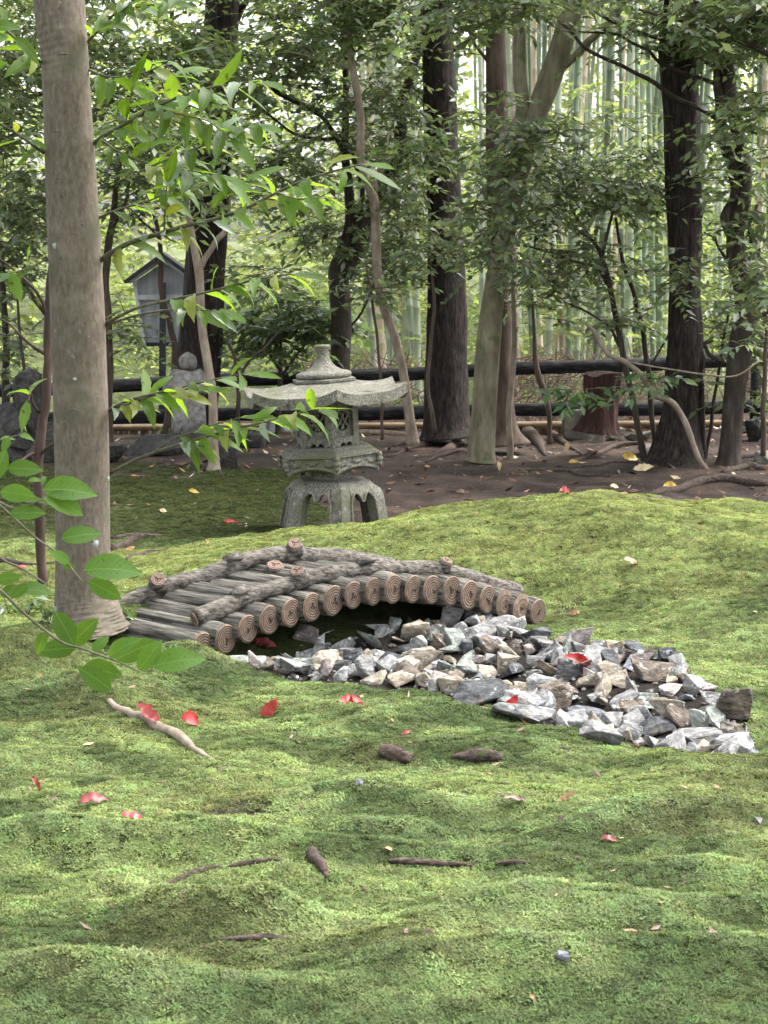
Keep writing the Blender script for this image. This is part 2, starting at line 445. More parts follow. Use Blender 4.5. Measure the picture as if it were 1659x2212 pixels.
def stone_mat(name, a, b, c, vein, vs=.62):
    return rough_mat(name, [(.32, tuple(v * .55 for v in a)), (.48, tuple(v * .70 for v in b)), (.68, tuple(v * .85 for v in c))], (26, 30, 60), 10, spots=[(34, vs - .02, vs + .03, vein), (11, .58, .68, tuple(v * .5 for v in b)), (6, .60, .72, (.25, .20, .14))], bump=1.0, bscale=(60, 60, 120), dist=.014, rand=.26, rough=.78)
STONES = {
    'pale grey': stone_mat('stone_pale', (.19, .187, .182), (.31, .305, .298), (.44, .435, .425), (.52, .515, .505)),
    'mid grey': stone_mat('stone_mid', (.12, .12, .118), (.225, .225, .222), (.35, .35, .345), (.5, .5, .5)),
    'dark grey': stone_mat('stone_dark', (.035, .036, .038), (.085, .088, .093), (.16, .166, .175), (.33, .34, .36), .66),
    'buff': stone_mat('stone_buff', (.19, .155, .11), (.34, .29, .22), (.50, .455, .38), (.55, .53, .48)),
    'pinkish': stone_mat('stone_pink', (.19, .15, .14), (.33, .275, .26), (.48, .42, .40), (.52, .50, .49)),
    'greenish grey': stone_mat('stone_green', (.13, .145, .125), (.24, .265, .235), (.38, .40, .365), (.50, .52, .49)),
    'brown': stone_mat('stone_brown', (.07, .055, .043), (.155, .125, .10), (.27, .225, .185), (.36, .33, .29)),
    'blue grey': stone_mat('stone_blue', (.11, .118, .135), (.20, .212, .24), (.31, .325, .36), (.42, .44, .47), .66),
}
M['leaf_far'] = leaf_mat('leaf_far', (.105, .145, .055), (.38, .46, .14), .45, .55)
M['leaf_mid'] = leaf_mat('leaf_mid', (.088, .120, .066), (.25, .33, .105), .34, .42, spec=.6)
M['leaf_bright'] = leaf_mat('leaf_bright', (.052, .102, .015), (.20, .33, .018), .45, .55, attr=False, var=.3, spec=.3)
M['leaf_yellow'] = leaf_mat('leaf_yellow', (.12, .145, .022), (.34, .38, .035), .4, .5, attr=False, var=.2)
M['leaf_pale'] = leaf_mat('leaf_pale', (.13, .18, .115), (.16, .23, .08), .3, .3, attr=False, var=.2, spec=.6)
M['leaf_front'] = leaf_mat('leaf_front', (.042, .095, .014), (.15, .27, .020), .6, .5, attr=False, var=.16, spec=.15)
M['twig'] = rough_mat('twig', [(.3, (.030, .024, .019)), (.7, (.085, .07, .055))], (30, 30, 30), 3, bump=.2, dist=.002)
M['branch_green'] = rough_mat('branch_green', [(.3, (.050, .048, .030)), (.7, (.13, .12, .08))], (40, 40, 40), 4, bump=.3, dist=.002)
M['moss'] = leaf_mat('moss', (1, 1, 1), (1.25, 1.2, .7), .75, .35, inst=True, spec=.2)
def flake(name, base, tr, dark):
    m, nt, out = new_mat(name); L = nt.links
    tc = nt.nodes.new('ShaderNodeTexCoord')
    nz = N(nt, 'ShaderNodeTexNoise', Scale=28.0, Detail=5.0); L.new(tc.outputs['Object'], nz.inputs['Vector'])
    f = ramp(nt, nz.outputs['Fac'], [(.48, (0, 0, 0)), (.66, (1, 1, 1))])
    c = mixc(nt, f, base, dark)
    b = N(nt, 'ShaderNodeBsdfPrincipled', Roughness=.4); t = nt.nodes.new('ShaderNodeBsdfTranslucent')
    L.new(c, b.inputs['Base Color']); t.inputs['Color'].default_value = (*tr, 1)
    mx = N(nt, 'ShaderNodeMixShader'); mx.inputs[0].default_value = .2
    L.new(b.outputs[0], mx.inputs[1]); L.new(t.outputs[0], mx.inputs[2]); L.new(mx.outputs[0], out.inputs[0])
    return m
M['red'] = flake('red_leaf', (.40, .020, .022), (.36, .02, .012), (.16, .008, .008))
M['pinkred'] = flake('pink_leaf', (.42, .085, .078), (.38, .04, .03), (.22, .018, .018))
M['redbrown'] = flake('red_brown_leaf', (.30, .060, .058), (.2, .03, .02), (.05, .012, .010))
M['tan_leaf'] = flake('tan_leaf', (.36, .19, .10), (.3, .15, .06), (.18, .08, .04))
M['brown_leaf'] = flake('brown_leaf', (.16, .085, .06), (.1, .05, .03), (.06, .03, .022))
M['yellow_fall'] = flake('yellow_fallen_leaf', (.55, .36, .05), (.5, .33, .04), (.38, .22, .04))
M['cream_leaf'] = flake('cream_leaf', (.60, .50, .30), (.4, .3, .15), (.45, .33, .17))
# ------------------------------------------------------------------ the ground
def inside(px, py, poly):
    px = np.asarray(px); r = np.zeros(px.shape, bool)
    for (x0, y0), (x1, y1) in zip(poly, np.roll(poly, -1, axis=0)):
        c = ((y0 > py) != (y1 > py)) & (px < (x1 - x0) * (py - y0) / (y1 - y0 + 1e-12) + x0)
        r ^= c
    return r

BED = np.array([flat(*p, -.03) for p in [(490, 1447), (560, 1428), (660, 1398), (790, 1386), (930, 1362), (1085, 1350), (1150, 1392), (1260, 1408), (1380, 1428), (1470, 1462),
                                         (1550, 1505), (1618, 1545), (1640, 1610), (1605, 1648), (1490, 1648), (1390, 1612), (1280, 1590), (1170, 1570),
                                         (1085, 1550), (980, 1535), (860, 1508), (740, 1495), (640, 1482), (550, 1468)]])
def moss_amount(x, y):
    lim = 10.75 + 2.1 * S((-.15 - x) / .5) + .9 * fbm(x * 1.1 + 3, y * .7, 1) + .5 * noise2(x * 4, y * 2.2, 2)
    m = S((lim - y) / .5)
    patch = S((fbm(x * 1.6, y * 1.6, 3) - .25) * 4) * S((14 - y) / 2) * S((-.2 - x) / .5)
    m = np.maximum(m, patch * .8)
    hole = flat(515, 1745)
    m = m * (1 - np.exp(-((x - hole[0]) / .11) ** 2 - ((y - hole[1]) / .085) ** 2))
    soil = flat(1215, 1325)
    m = m * (1 - .9 * np.exp(-((x - soil[0]) / .06) ** 2 - ((y - soil[1]) / .11) ** 2))
    return np.clip(m, 0, 1)

gx = np.concatenate([-np.geomspace(300, 5.2, 26), np.arange(-5, -2.3, .1), np.arange(-2.3, 2.5, .026), np.arange(2.5, 5, .1), np.geomspace(5.2, 300, 26)])
gy = np.concatenate([-np.geomspace(120, 3, 14), np.arange(-2, 3.2, .4), np.arange(3.3, 11.5, .028), np.arange(11.5, 19, .08), np.arange(19, 40, .6), np.geomspace(41, 320, 24)])
GX, GY = np.meshgrid(gx, gy)
GZ = H(GX, GY)
V = np.stack([GX, GY, GZ], -1).reshape(-1, 3)
nx, ny = len(gx), len(gy)
jj, ii = np.meshgrid(np.arange(ny - 1), np.arange(nx - 1), indexing='ij')
Q = np.stack([jj * nx + ii, jj * nx + ii + 1, (jj + 1) * nx + ii + 1, (jj + 1) * nx + ii], -1).reshape(-1, 4)
mo = moss_amount(V[:, 0], V[:, 1])
mo = mo * (1 - inside(V[:, 0], V[:, 1], BED))
f1 = fbm(V[:, 0] * 2, V[:, 1] * 2, 0, 4)[:, None]; f2 = fbm(V[:, 0] * 7, V[:, 1] * 7, 1, 3)[:, None]
earth = np.array([.050, .039, .033]) * (1 + .35 * f1 + .3 * f2) + np.array([.02, .012, .008]) * np.clip(f2, 0, 1)
mossc = np.array([.040, .055, .016]) * (1 + .4 * f2)
bedm = inside(V[:, 0], V[:, 1], BED)[:, None]
earth = np.where(bedm, np.array([.022, .018, .015]), earth)
lit = S((V[:, 1:2] - 17) / 2)  # green growth past the fence, with sunlight put into its colour
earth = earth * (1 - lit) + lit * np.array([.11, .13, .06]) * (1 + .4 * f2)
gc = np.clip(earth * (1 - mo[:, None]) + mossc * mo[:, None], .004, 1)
gm, nt, out = new_mat('ground_soil')
at = nt.nodes.new('ShaderNodeAttribute'); at.attribute_name = 'Col'
b = N(nt, 'ShaderNodeBsdfPrincipled', Roughness=.95); b.inputs['Specular IOR Level'].default_value = .15
tc = nt.nodes.new('ShaderNodeTexCoord')
nz = N(nt, 'ShaderNodeTexNoise', Scale=55.0, Detail=8.0, Roughness=.7); nt.links.new(tc.outputs['Object'], nz.inputs['Vector'])
bp = N(nt, 'ShaderNodeBump', Strength=.9, Distance=.02); nt.links.new(nz.outputs['Fac'], bp.inputs['Height'])
cc = mixc(nt, 1.0, at.outputs['Color'], ramp(nt, nz.outputs['Fac'], [(.3, (.45, .45, .45)), (.7, (1.5, 1.45, 1.4))]), 'MULTIPLY')
nt.links.new(cc, b.inputs['Base Color']); nt.links.new(bp.outputs[0], b.inputs['Normal']); nt.links.new(b.outputs[0], out.inputs[0])
g = link('ground', make_mesh('ground', V, quads=Q, mats=[gm], col=gc)); g['kind'] = 'structure'

# ------------------------------------------------------------------ log bridge
AX = np.array([-math.sin(math.radians(48)), math.cos(math.radians(48)), 0.0])
LOGPX = [(439, 1399), (487, 1381), (535, 1358), (581, 1339), (628, 1323), (674, 1311), (720, 1297), (763, 1285), (807, 1277), (850, 1272), (892, 1273), (933, 1274),
         (975, 1277), (1014, 1286), (1053, 1295), (1089, 1304), (1126, 1313), (1161, 1322)]
D0, D1, LOGR, LOGL = 7.22, 7.95, .056, .60
QF = np.array([P(px, py, D0 + (D1 - D0) * i / 17.0) for i, (px, py) in enumerate(LOGPX)])
def mat_from_axes(x, z=(0, 0, 1)):
    x = np.asarray(x, float) / np.linalg.norm(x); z = np.asarray(z, float)
    y = np.cross(z, x); y /= np.linalg.norm(y); z = np.cross(x, y)
    return np.stack([x, y, z], 1)
bridge = thing('log_bridge', 'small arched footbridge of weathered log rounds over the dry stone stream', 'bridge', QF[8] * [1, 1, 0])
RL = mat_from_axes(AX)
for i, q in enumerate(QF):
    sd_ = rng.random() * 100
    rad = LOGR * rng.uniform(.96, 1.05)
    def relief(a, s, k, sd_=sd_):
        g_ = np.abs(noise2(a * 3.2 + sd_, np.full_like(a, s * 2.2), 1)) ** .6
        return .90 + .17 * g_ + .03 * noise2(a * 9 + sd_, np.full_like(a, s * 12), 2)
    xs = np.concatenate([[0, .006, .022, .045], np.linspace(.08, LOGL, 13)])
    rr = np.concatenate([[rad * .90, rad * .95, rad, rad], np.full(13, rad)])
    path = np.stack([xs, .004 * noise2(xs * 4 + sd_, xs * 0, 0), .005 * noise2(xs * 4, xs * 0 + sd_, 1)], 1)
    tV, tT, tQ = tube(path, rr, 26, relief)
    log = link('log', MB().add(tV, tT, tQ).mesh('log', [M['log_bark']]), bridge, q - wloc(bridge), Matrix(RL.tolist()).to_euler())
    # end grain: rings cut into the face
    fr = np.array([0, .09, .17, .25, .34, .42, .51, .59, .68, .76, .84, .91, 1.0])
    if i in (15, 16): fr = np.array([0, .3, .36, .62, .67, 1.0])
    mb = MB(); na = 26; a = np.arange(na) * 2 * PI / na
    wob = 1 + .05 * noise2(np.cos(a) * 1.2 + sd_, np.sin(a) * 1.2, 1)
    cy_, cz_ = rng.normal(0, .004, 2)
    R0 = rad * .93
    Vs, Qs, mi = [], [], []
    for k, f in enumerate(fr):
        groove = (k % 2 == 0 and 0 < k < len(fr) - 1)
        for xo in ((-.0015,) if k == 0 else (-.0065 if k < len(fr) - 1 else -.001,)):
            rr_ = R0 * f * wob * (1 + .02 * noise2(np.cos(a) * 2 + k, np.sin(a) * 2 + sd_, 2))
            Vs.append(np.stack([np.full(na, xo), cy_ * (1 - f) + rr_ * np.cos(a), cz_ * (1 - f) + 1.06 * rr_ * np.sin(a)], 1))
    for k in range(len(fr) - 1):
        dark = (k % 2 == 0 and k > 1) if len(fr) > 6 else k in (1, 3)
        if len(fr) > 6: dark = k in (2, 4, 6, 8, 10)
        for j in range(na):
            Qs.append((k * na + j, (k + 1) * na + j, (k + 1) * na + (j + 1) % na, k * na + (j + 1) % na)); mi.append(1 if dark else 0)
    VV = np.concatenate(Vs)
    # grooves sink
    for k in range(1, len(fr) - 1):
        pass
    mb.V.append(VV); mb.C.append(np.ones((len(VV), 3))); mb.Q.append(np.array(Qs)); mb.qm.append(np.array(mi)); mb.n = len(VV)
    # the check, a three-armed crack
    a0 = rng.random() * 6
    for w in range(3 if i not in (15, 16) else 2):
        aa = a0 + w * 2.1 + rng.normal(0, .25); ln = R0 * rng.uniform(.16, .42)
        d_ = np.array([0, math.cos(aa), math.sin(aa)]); pr = np.array([0, -math.sin(aa), math.cos(aa)]) * .0022
        o_ = np.array([-.0105, cy_, cz_])
        Vc = np.array([o_ - pr, o_ + pr, o_ + d_ * ln * .6 + pr * .9 + [0, .002, 0], o_ + d_ * ln, o_ + d_ * ln * .6 - pr * .4])
        Vc = np.vstack([Vc, Vc + [.0055, 0, 0]])
        mb.add(Vc, faces=[[4, 3, 2, 1, 0]] + [[k, (k + 1) % 5, (k + 1) % 5 + 5, k + 5] for k in range(5)], m=1)
    link('end_grain', mb.mesh('end_grain', [M['ring_light'], M['ring_dark']], False), log)

def on_bridge(t, back, up):
    i = np.clip(t, 0, 17); k = int(min(math.floor(i), 16)); f = i - k
    return QF[k] * (1 - f) + QF[k + 1] * f + AX * back + np.array([0, 0, up])

def rail(ts, back, up, r, seed):
    pts = np.array([np.append(on_bridge(t, back, up + .012 * noise2(t * .45 + seed, 0.3, 1)), r * (1 + .22 * float(noise2(t * .7 + seed, .7, 2)))) for t in ts])
    pts = resample(pts, 4)
    def relief(a, s, k):
        ridg = .10 * np.abs(noise2(a * 2.6 + seed, np.full_like(a, s * 4), 1))
        knob = .16 * np.clip(noise2(np.cos(a) * 1.1 + seed, np.full_like(a, s * 9), 2), -.2, 1)
        joint = -.10 * max(0, 1 - abs(((s + seed) % .17) - .085) / .006)
        return .94 + ridg + knob + joint + .04 * noise2(a * 6, np.full_like(a, s * 40), 3)
    V_, T_, Q_ = tube(pts[:, :3], pts[:, 3], 18, relief)
    return part('side_rail', MB().add(V_, T_, Q_), [M['rail_bark']], bridge)

def stub(parent, p, d, r, ln, name='branch_stub'):
    d = np.asarray(d, float); d /= np.linalg.norm(d)
    p = np.asarray(p)
    path = [p, p + d * ln * .5, p + d * ln * .92, p + d * ln]
    V_, T_, Q_ = tube(path, [r * 1.25, r * 1.05, r, r * .86], 14, lambda a, s, k: 1 + .09 * noise2(a * 2, np.full_like(a, s * 30), 1))
    st = part(name, MB().add(V_, T_, Q_), [M['rail_bark']], parent)
    return st, p + d * ln, d
def cut_face(parent, c, d, r):
    Rm = mat_from_axes(d, (0, 1, .2))
    prof = [(0, .004), (r * .3, .0045), (r * .34, .003), (r * .62, .004), (r * .66, .0028), (r * .80, .0035), (r * .84, -.001)]
    na = 16; a = np.arange(na) * 2 * PI / na
    VV = np.array([[z, rr * math.cos(q), rr * math.sin(q)] for rr, z in prof for q in a])
    qs = [(k * na + j, (k + 1) * na + j, (k + 1) * na + (j + 1) % na, k * na + (j + 1) % na) for k in range(len(prof) - 1) for j in range(na)]
    mi = [1 if k in (1, 3) else 0 for k in range(len(prof) - 1) for j in range(na)]
    mb = MB(); mb.V.append(VV @ Rm.T + c); mb.C.append(np.ones((len(VV), 3))); mb.Q.append(np.array(qs)); mb.qm.append(np.array(mi)); mb.n = len(VV)
    for w in range(3):
        aa = w * 2.1 + .4
        dd = np.array([0, math.cos(aa), math.sin(aa)]); pr = np.array([0, -math.sin(aa), math.cos(aa)]) * r * .06
        o_ = np.array([.0062, 0, 0])
        Vc = np.array([o_ - pr, o_ + pr, o_ + dd * r * .55]); Vc = np.vstack([Vc, Vc - [.004, 0, 0]])
        mb.add(Vc @ Rm.T + c, faces=[[0, 1, 2], [0, 3, 4, 1], [1, 4, 5, 2], [2, 5, 3, 0]], m=1)
    return part('cut_face', mb, [M['stub_face'], M['ring_dark']], parent, smooth=False)

rail_near = rail(np.arange(.55, 17.4, .8), .10, LOGR + .016, .034, 3.3)
rail_far = rail(np.arange(-.2, 17.2, .8), .53, LOGR + .016, .033, 8.9)
for rl, t, back, d, r, ln in ((rail_near, 5.4, .10, (-.25, -.55, .8), .030, .048), (rail_near, 12.6, .10, (.35, -.3, .8), .026, .045), (rail_near, 2.6, .10, (-.5, .2, .7), .036, .035),
                              (rail_near, 8.6, .10, (-.3, .3, .8), .032, .03), (rail_far, 2.4, .53, (.1, -.75, .6), .032, .055), (rail_far, 9.1, .53, (.05, -.65, .75), .031, .058), (rail_far, 6.0, .53, (-.3, .2, .8), .036, .035)):
    if r == .036 or r == .032 and back == .10:
        stub(rl, on_bridge(t, back, LOGR + .03), d, r, ln, 'knot')
    else:
        st, c, dn = stub(rl, on_bridge(t, back, LOGR + .025), d, r, ln)
        cut_face(st, c, dn, r)
cut_face(rail_near, on_bridge(.55, .10, LOGR + .018) - np.array([.006, .003, .002]), on_bridge(.55, .10, 0) - on_bridge(1.35, .10, 0), .036)
st, c, dn = stub(bridge, on_bridge(6.9, .40, LOGR - .01), (.05, -.45, .9), .034, .03, 'knot')
cut_face(st, c, dn, .036)

# ------------------------------------------------------------------ stone lantern (snow-viewing type)
LB = P(722, 1152, 10.4); LB[2] = float(H(LB[0], LB[1])) - .012
lantern = thing('stone_lantern', 'mossy grey six-sided stone lantern with wide upturned roof on arched legs', 'stone lantern', LB)
PH = math.radians(9.4)
TILT = Matrix.Rotation(math.radians(-3.6), 3, 'Y')
TI = np.array(TILT)
def lpart(name, mb, smooth=False, parent=None, mats=None):
    me = mb.mesh(name, mats or [M['granite']], smooth)
    o = link(name, me, parent or lantern)
    return o
def tl(V): return np.asarray(V) @ TI.T
# base: six legs with double-arched openings
mb = MB()
def base_r(v):       # outer corner radius by height fraction
    return .312 - .046 * min(v / .8, 1) - .075 * max(0, (v - .70) / .30) ** 2.2
HB = .272
us = np.concatenate([np.linspace(-1, -.61, 4), np.linspace(-.58, .58, 27), np.linspace(.61, 1, 4)])
nv = 18
def arch(u):
    k = abs(u) / .58
    if k >= 1: return None
    return .50 + .31 * math.sqrt(max(0, 1 - ((k - .50) / .5001) ** 2)) if k > .06 else .50 + .31 * .5
for f in range(6):
    a0, a1 = PH + f * PI / 3, PH + (f + 1) * PI / 3
    for side, off in ((1, 0.0), (-1, .055)):
        Vs, vis = [], []
        for u in us:
            h = arch(u)
            if (f == 2 and u > .5) or (f == 3 and u < -.5): h = .81     # no leg at the very back
            lo = 0.0 if h is None else h
            for k in range(nv):
                v = lo + (1 - lo) * k / (nv - 1)
                r = base_r(v) - off
                c0 = np.array([math.sin(a0), -math.cos(a0)]) * r; c1 = np.array([math.sin(a1), -math.cos(a1)]) * r
                t = (u + 1) / 2
                pxy = c0 * (1 - t) + c1 * t
                Vs.append([pxy[0], pxy[1], v * HB - (off * .6 if v > .9 else 0)])
        qs = []
        for j in range(len(us) - 1):
            for k in range(nv - 1):
                q_ = (j * nv + k, (j + 1) * nv + k, (j + 1) * nv + k + 1, j * nv + k + 1)
                qs.append(q_ if side == 1 else q_[::-1])
        if side == 1: n0 = mb.n
        else: n1 = mb.n
        mb.add(Vs, quads=qs)
    # soffit of the opening and sides: join outer and inner lower edges
    qs = []
    for j in range(len(us) - 1):
        qs.append((n0 + j * nv, n1 + j * nv, n1 + (j + 1) * nv, n0 + (j + 1) * nv))
    for j in (3, len(us) - 4 - 1):      # vertical jambs
        for jj_ in ((j, j + 1),):
            pass
    mb.Q.append(np.array(qs)); mb.qm.append(np.zeros(len(qs), int))
    # raised rim along the arch
    rim = []
    for u in np.linspace(-.61 if f != 3 else -.3, .61 if f != 2 else .3, 45):
        h = arch(u); v = 0.0 if h is None else h
        vv = max(v, .0)
        r = base_r(vv) + .003; t = (u + 1) / 2
        c0 = np.array([math.sin(a0), -math.cos(a0)]) * r; c1 = np.array([math.sin(a1), -math.cos(a1)]) * r
        q_ = c0 * (1 - t) + c1 * t
        rim.append([q_[0], q_[1], vv * HB + .004])
    rV, rT, rQ = tube(rim, np.full(len(rim), .0065), 6)
    mb.add(rV, rT, rQ)
tp = lathe([(base_r(1.0) + .004, HB - .016), (base_r(1.0) - .006, HB), (.10, HB + .012), (0.001, HB + .012)], 36, PH, 1.0)
mb.add(tp[0], quads=tp[1])
lpart('base', mb)
nk = lathe([(.125, HB + .004), (.118, HB + .012), (.115, .315), (.130, .335)], 36, PH, 1.0)
lpart('neck', MB().add(tl(nk[0]), quads=nk[1], faces=nk[2]))
# platform with carved petals
mb = MB()
per = 28; na = per * 6
rows = [(.12, 0.338, 0), (.20, 0.345, 0), (.262, .352, 1), (.268, .358, 1), (.268, .372, 2), (.268, .384, 2), (.268, .396, 2), (.268, .408, 2), (.268, .418, 2), (.273, .424, 0), (.273, .436, 0), (.255, .444, 0), (.248, .447, 0), (.248, .455, 0), (.222, .460, 0), (.216, .463, 0), (.216, .470, 0), (.12, .474, 0)]
Vs = []
for r, z, k in rows:
    for j in range(na):
        f, u = divmod(j, per); u = u / per * 2 - 1
        a0, a1 = PH + f * PI / 3, PH + (f + 1) * PI / 3
        t = (u + 1) / 2
        rr, zz = r, z
        scal = (1 - abs(u)) ** .6
        if k >= 1:                         # lower edge: points hang down at the corners
            w = 1 - (z - .352) / .066
            zz = z + (.012 * scal - .026 * (1 - scal) ** 1.5) * max(0, w)
        if k == 2:
            pet = abs(math.sin((u * .92 + .92) * PI * 1.63)) ** .8
            edge = min(1, (1 - abs(u)) * 9)
            hgt = (z - .366) / .05
            rr = r - .014 * edge + (.017 * edge * (1 if hgt < .15 + .75 * pet else 0.1) * (.6 + .4 * math.sin(hgt * 9 + pet * 4)))
        c0 = np.array([math.sin(a0), -math.cos(a0)]); c1 = np.array([math.sin(a1), -math.cos(a1)])
        q_ = (c0 * (1 - t) + c1 * t) * rr
        Vs.append([q_[0], q_[1], zz])
qs = [(i * na + j, i * na + (j + 1) % na, (i + 1) * na + (j + 1) % na, (i + 1) * na + j) for i in range(len(rows) - 1) for j in range(na)]
Vs = [[x, y, .322 + (z - .338) * (.128 / .136)] for x, y, z in Vs]
mb.add(tl(Vs), quads=qs, faces=[list(range(na))[::-1], [(len(rows) - 1) * na + j for j in range(na)]])
for f in range(6):                          # corner scrolls
    a0 = PH + f * PI / 3
    c = np.array([math.sin(a0), -math.cos(a0), 0])
    for zz, rr in ((.398, .016), (.374, .019), (.350, .014)):
        pr = lathe([(0.001, -rr), (rr * .8, -rr * .6), (rr, 0), (rr * .8, rr * .6), (0.001, rr)], 8)
        mb.add(tl(pr[0] + c * .272 + [0, 0, zz]), quads=pr[1])
lpart('platform', mb)
# fire box: corner posts, rails, pierced windows
mb = MB(); R_ = .172; z0, z1 = .448, .682
fb = None
def face_frame(f, R_):
    a0, a1 = PH + f * PI / 3, PH + (f + 1) * PI / 3
    c0 = np.array([math.sin(a0), -math.cos(a0), 0]) * R_; c1 = np.array([math.sin(a1), -math.cos(a1), 0]) * R_
    ex = (c1 - c0) / np.linalg.norm(c1 - c0); nrm = (c0 + c1) / np.linalg.norm(c0 + c1)
    return (c0 + c1) / 2, ex, nrm
for f in range(6):
    c, ex, nr = face_frame(f, R_)
    Rm = np.stack([ex, nr, [0, 0, 1]], 1)
    def bx(x0, y0, zz0, x1, y1, zz1):
        b_ = MB().box(x0, y0, zz0, x1, y1, zz1); mb.add(tl(b_.V[0] @ Rm.T + c), quads=b_.Q[0])
    hw = R_ / 2
    bx(-hw, -.035, z0 + .022, -hw + .034, 0, z1); bx(hw - .034, -.035, z0 + .022, hw, 0, z1)
    bx(-hw + .034, -.033, z1 - .030, hw - .034, -.001, z1); bx(-hw + .034, -.033, z0 + .022, hw - .034, -.001, z0 + .048)
    # scalloped apron
    xs = np.linspace(-hw, hw, 25); k = np.abs(xs) / hw
    low = z0 + .022 * np.clip(np.sin(k * PI * 1.9 + .25) * 1.0, -.1, 1) * (k < .62) + np.where((k >= .62) & (k < .78), .006, 0)
    Va = np.concatenate([[[x, y, l], [x, y, z0 + .022]] for x, l in zip(xs, low) for y in (0,)] + [[[x, -.035, l], [x, -.035, z0 + .022]] for x, l in zip(xs, low)])
    n_ = len(xs)
    qa = [(2 * j, 2 * j + 2, 2 * j + 3, 2 * j + 1) for j in range(n_ - 1)] + [(2 * n_ + 2 * j, 2 * n_ + 2 * j + 1, 2 * n_ + 2 * j + 3, 2 * n_ + 2 * j + 2) for j in range(n_ - 1)] + [(2 * j, 2 * n_ + 2 * j, 2 * n_ + 2 * j + 2, 2 * j + 2) for j in range(n_ - 1)]
    mb.add(tl(Va @ Rm.T + c), quads=qa)
firebox = lpart('fire_box', mb)
for f in range(6):
    c, ex, nr = face_frame(f, R_)
    Rm = np.stack([ex, nr, [0, 0, 1]], 1)
    hw = R_ / 2 - .034; zc, hh = (z0 + .048 + z1 - .030) / 2, (z1 - .030 - z0 - .048) / 2
    w = MB(); na_ = 32; a = np.arange(na_) * 2 * PI / na_ + .001
    sq = np.stack([np.clip(np.cos(a) * 1.42, -1, 1) * hw, np.clip(np.sin(a) * 1.42, -1, 1) * hh], 1)
    ci = np.stack([np.cos(a) * hw * .82, np.sin(a) * hw * .95], 1)
    for y in (-.024, -.016):
        pass
    Vw = np.concatenate([np.stack([p_[:, 0], np.full(na_, y), zc + p_[:, 1]], 1) for y in (-.020, -.030) for p_ in (sq, ci)])
    qw = []
    for j in range(na_):
        k = (j + 1) % na_
        qw += [(j, k, na_ + k, na_ + j), (2 * na_ + j, 3 * na_ + j, 3 * na_ + k, 2 * na_ + k), (na_ + j, na_ + k, 3 * na_ + k, 3 * na_ + j)]
    w.add(tl(Vw @ Rm.T + c), quads=qw)
    for s_ in (1, -1):
        for o_ in (-.016, .016):
            an = math.radians(58) * s_
            Rb = np.array([[math.cos(an), 0, -math.sin(an)], [0, 1, 0], [math.sin(an), 0, math.cos(an)]])
            b_ = MB().box(-hw * .95, -.028 + .002 * s_, -.0045, hw * .95, -.019 + .002 * s_, .0045)
            Vb = b_.V[0] @ Rb.T + np.array([o_ * s_, 0, zc])
            Vb[:, 0] = np.clip(Vb[:, 0], -hw, hw); Vb[:, 2] = np.clip(Vb[:, 2], zc - hh, zc + hh)
            w.add(tl(Vb @ Rm.T + c), quads=b_.Q[0])
    lpart('lattice_window', w, parent=firebox)
# roof
mb = MB(); per = 24; na = per * 6; RO = .447
def hexf(a): return math.cos(PI / 6) / math.cos((a % (PI / 3)) - PI / 6)
rho = np.concatenate([[.40], np.linspace(.46, 1, 14)])
Vs = []
for side in (1, -1):
    for q_ in (rho if side == 1 else rho[::-1]):
        for j in range(na):
            a = j * 2 * PI / na
            cn = (hexf(a) - math.cos(PI / 6)) / (1 - math.cos(PI / 6))       # 1 at a corner
            cc_ = abs(((a / (PI / 3)) % 1) - .5) * 2
            zt = .718 + .050 * (1 - ((q_ - .4) / .6)) ** 1.25 +  .040 * cc_ ** 3.6 * max(0, (q_ - .45) / .55) ** 2.2
            z = zt if side == 1 else zt - .054 - .010 * (1 - q_) - (.028 if q_ < .95 else 0) * (1 - q_)
            if side == -1 and q_ < .9: z = min(z, .690)
            r = RO * q_ * hexf(a)
            Vs.append([r * math.sin(a + PH), -r * math.cos(a + PH), z])
m_ = len(rho) * 2
qs = [(i * na + j, i * na + (j + 1) % na, ((i + 1) % m_) * na + (j + 1) % na, ((i + 1) % m_) * na + j) for i in range(m_) for j in range(na)]
mb.add(tl(Vs), quads=[q_[::-1] for q_ in qs])
lpart('roof', mb, smooth=False)
pl = lathe([(.12, .682), (.19, .684), (.21, .694), (.001, .696)], 36, PH, 1.0)
lpart('roof_underside', MB().add(tl(pl[0]), quads=pl[1], faces=pl[2][:1]))
for f in (0, 5, 1):                       # rafter ends under the eave
    c, ex, nr = face_frame(f, .40)
    Rm = np.stack([ex, nr, [0, 0, 1]], 1)
    w = MB()
    for x in np.linspace(-.17, .17, 9):
        b_ = MB().box(x - .010, -.05, .672, x + .010, -.012, .690); w.add(tl(b_.V[0] @ Rm.T + c), quads=b_.Q[0])
    o = lpart('rafter_ends', w); o['kind'] = 'stuff'
fn = lathe([(.168, .768), (.172, .776), (.172, .786), (.15, .789)], 36, PH, 1.0)
fi = lathe([(.118, .787), (.136, .793), (.142, .803), (.138, .815), (.122, .822), (.095, .828), (.068, .842), (.048, .862), (.036, .886), (.031, .912), (.033, .935), (.042, .946), (.040, .955), (.012, .958), (.001, .958)], 32)
lpart('roof_plate', MB().add(tl(fn[0]), quads=fn[1], faces=fn[2]))
lpart('finial', MB().add(tl(fi[0]), quads=fi[1]), smooth=True)

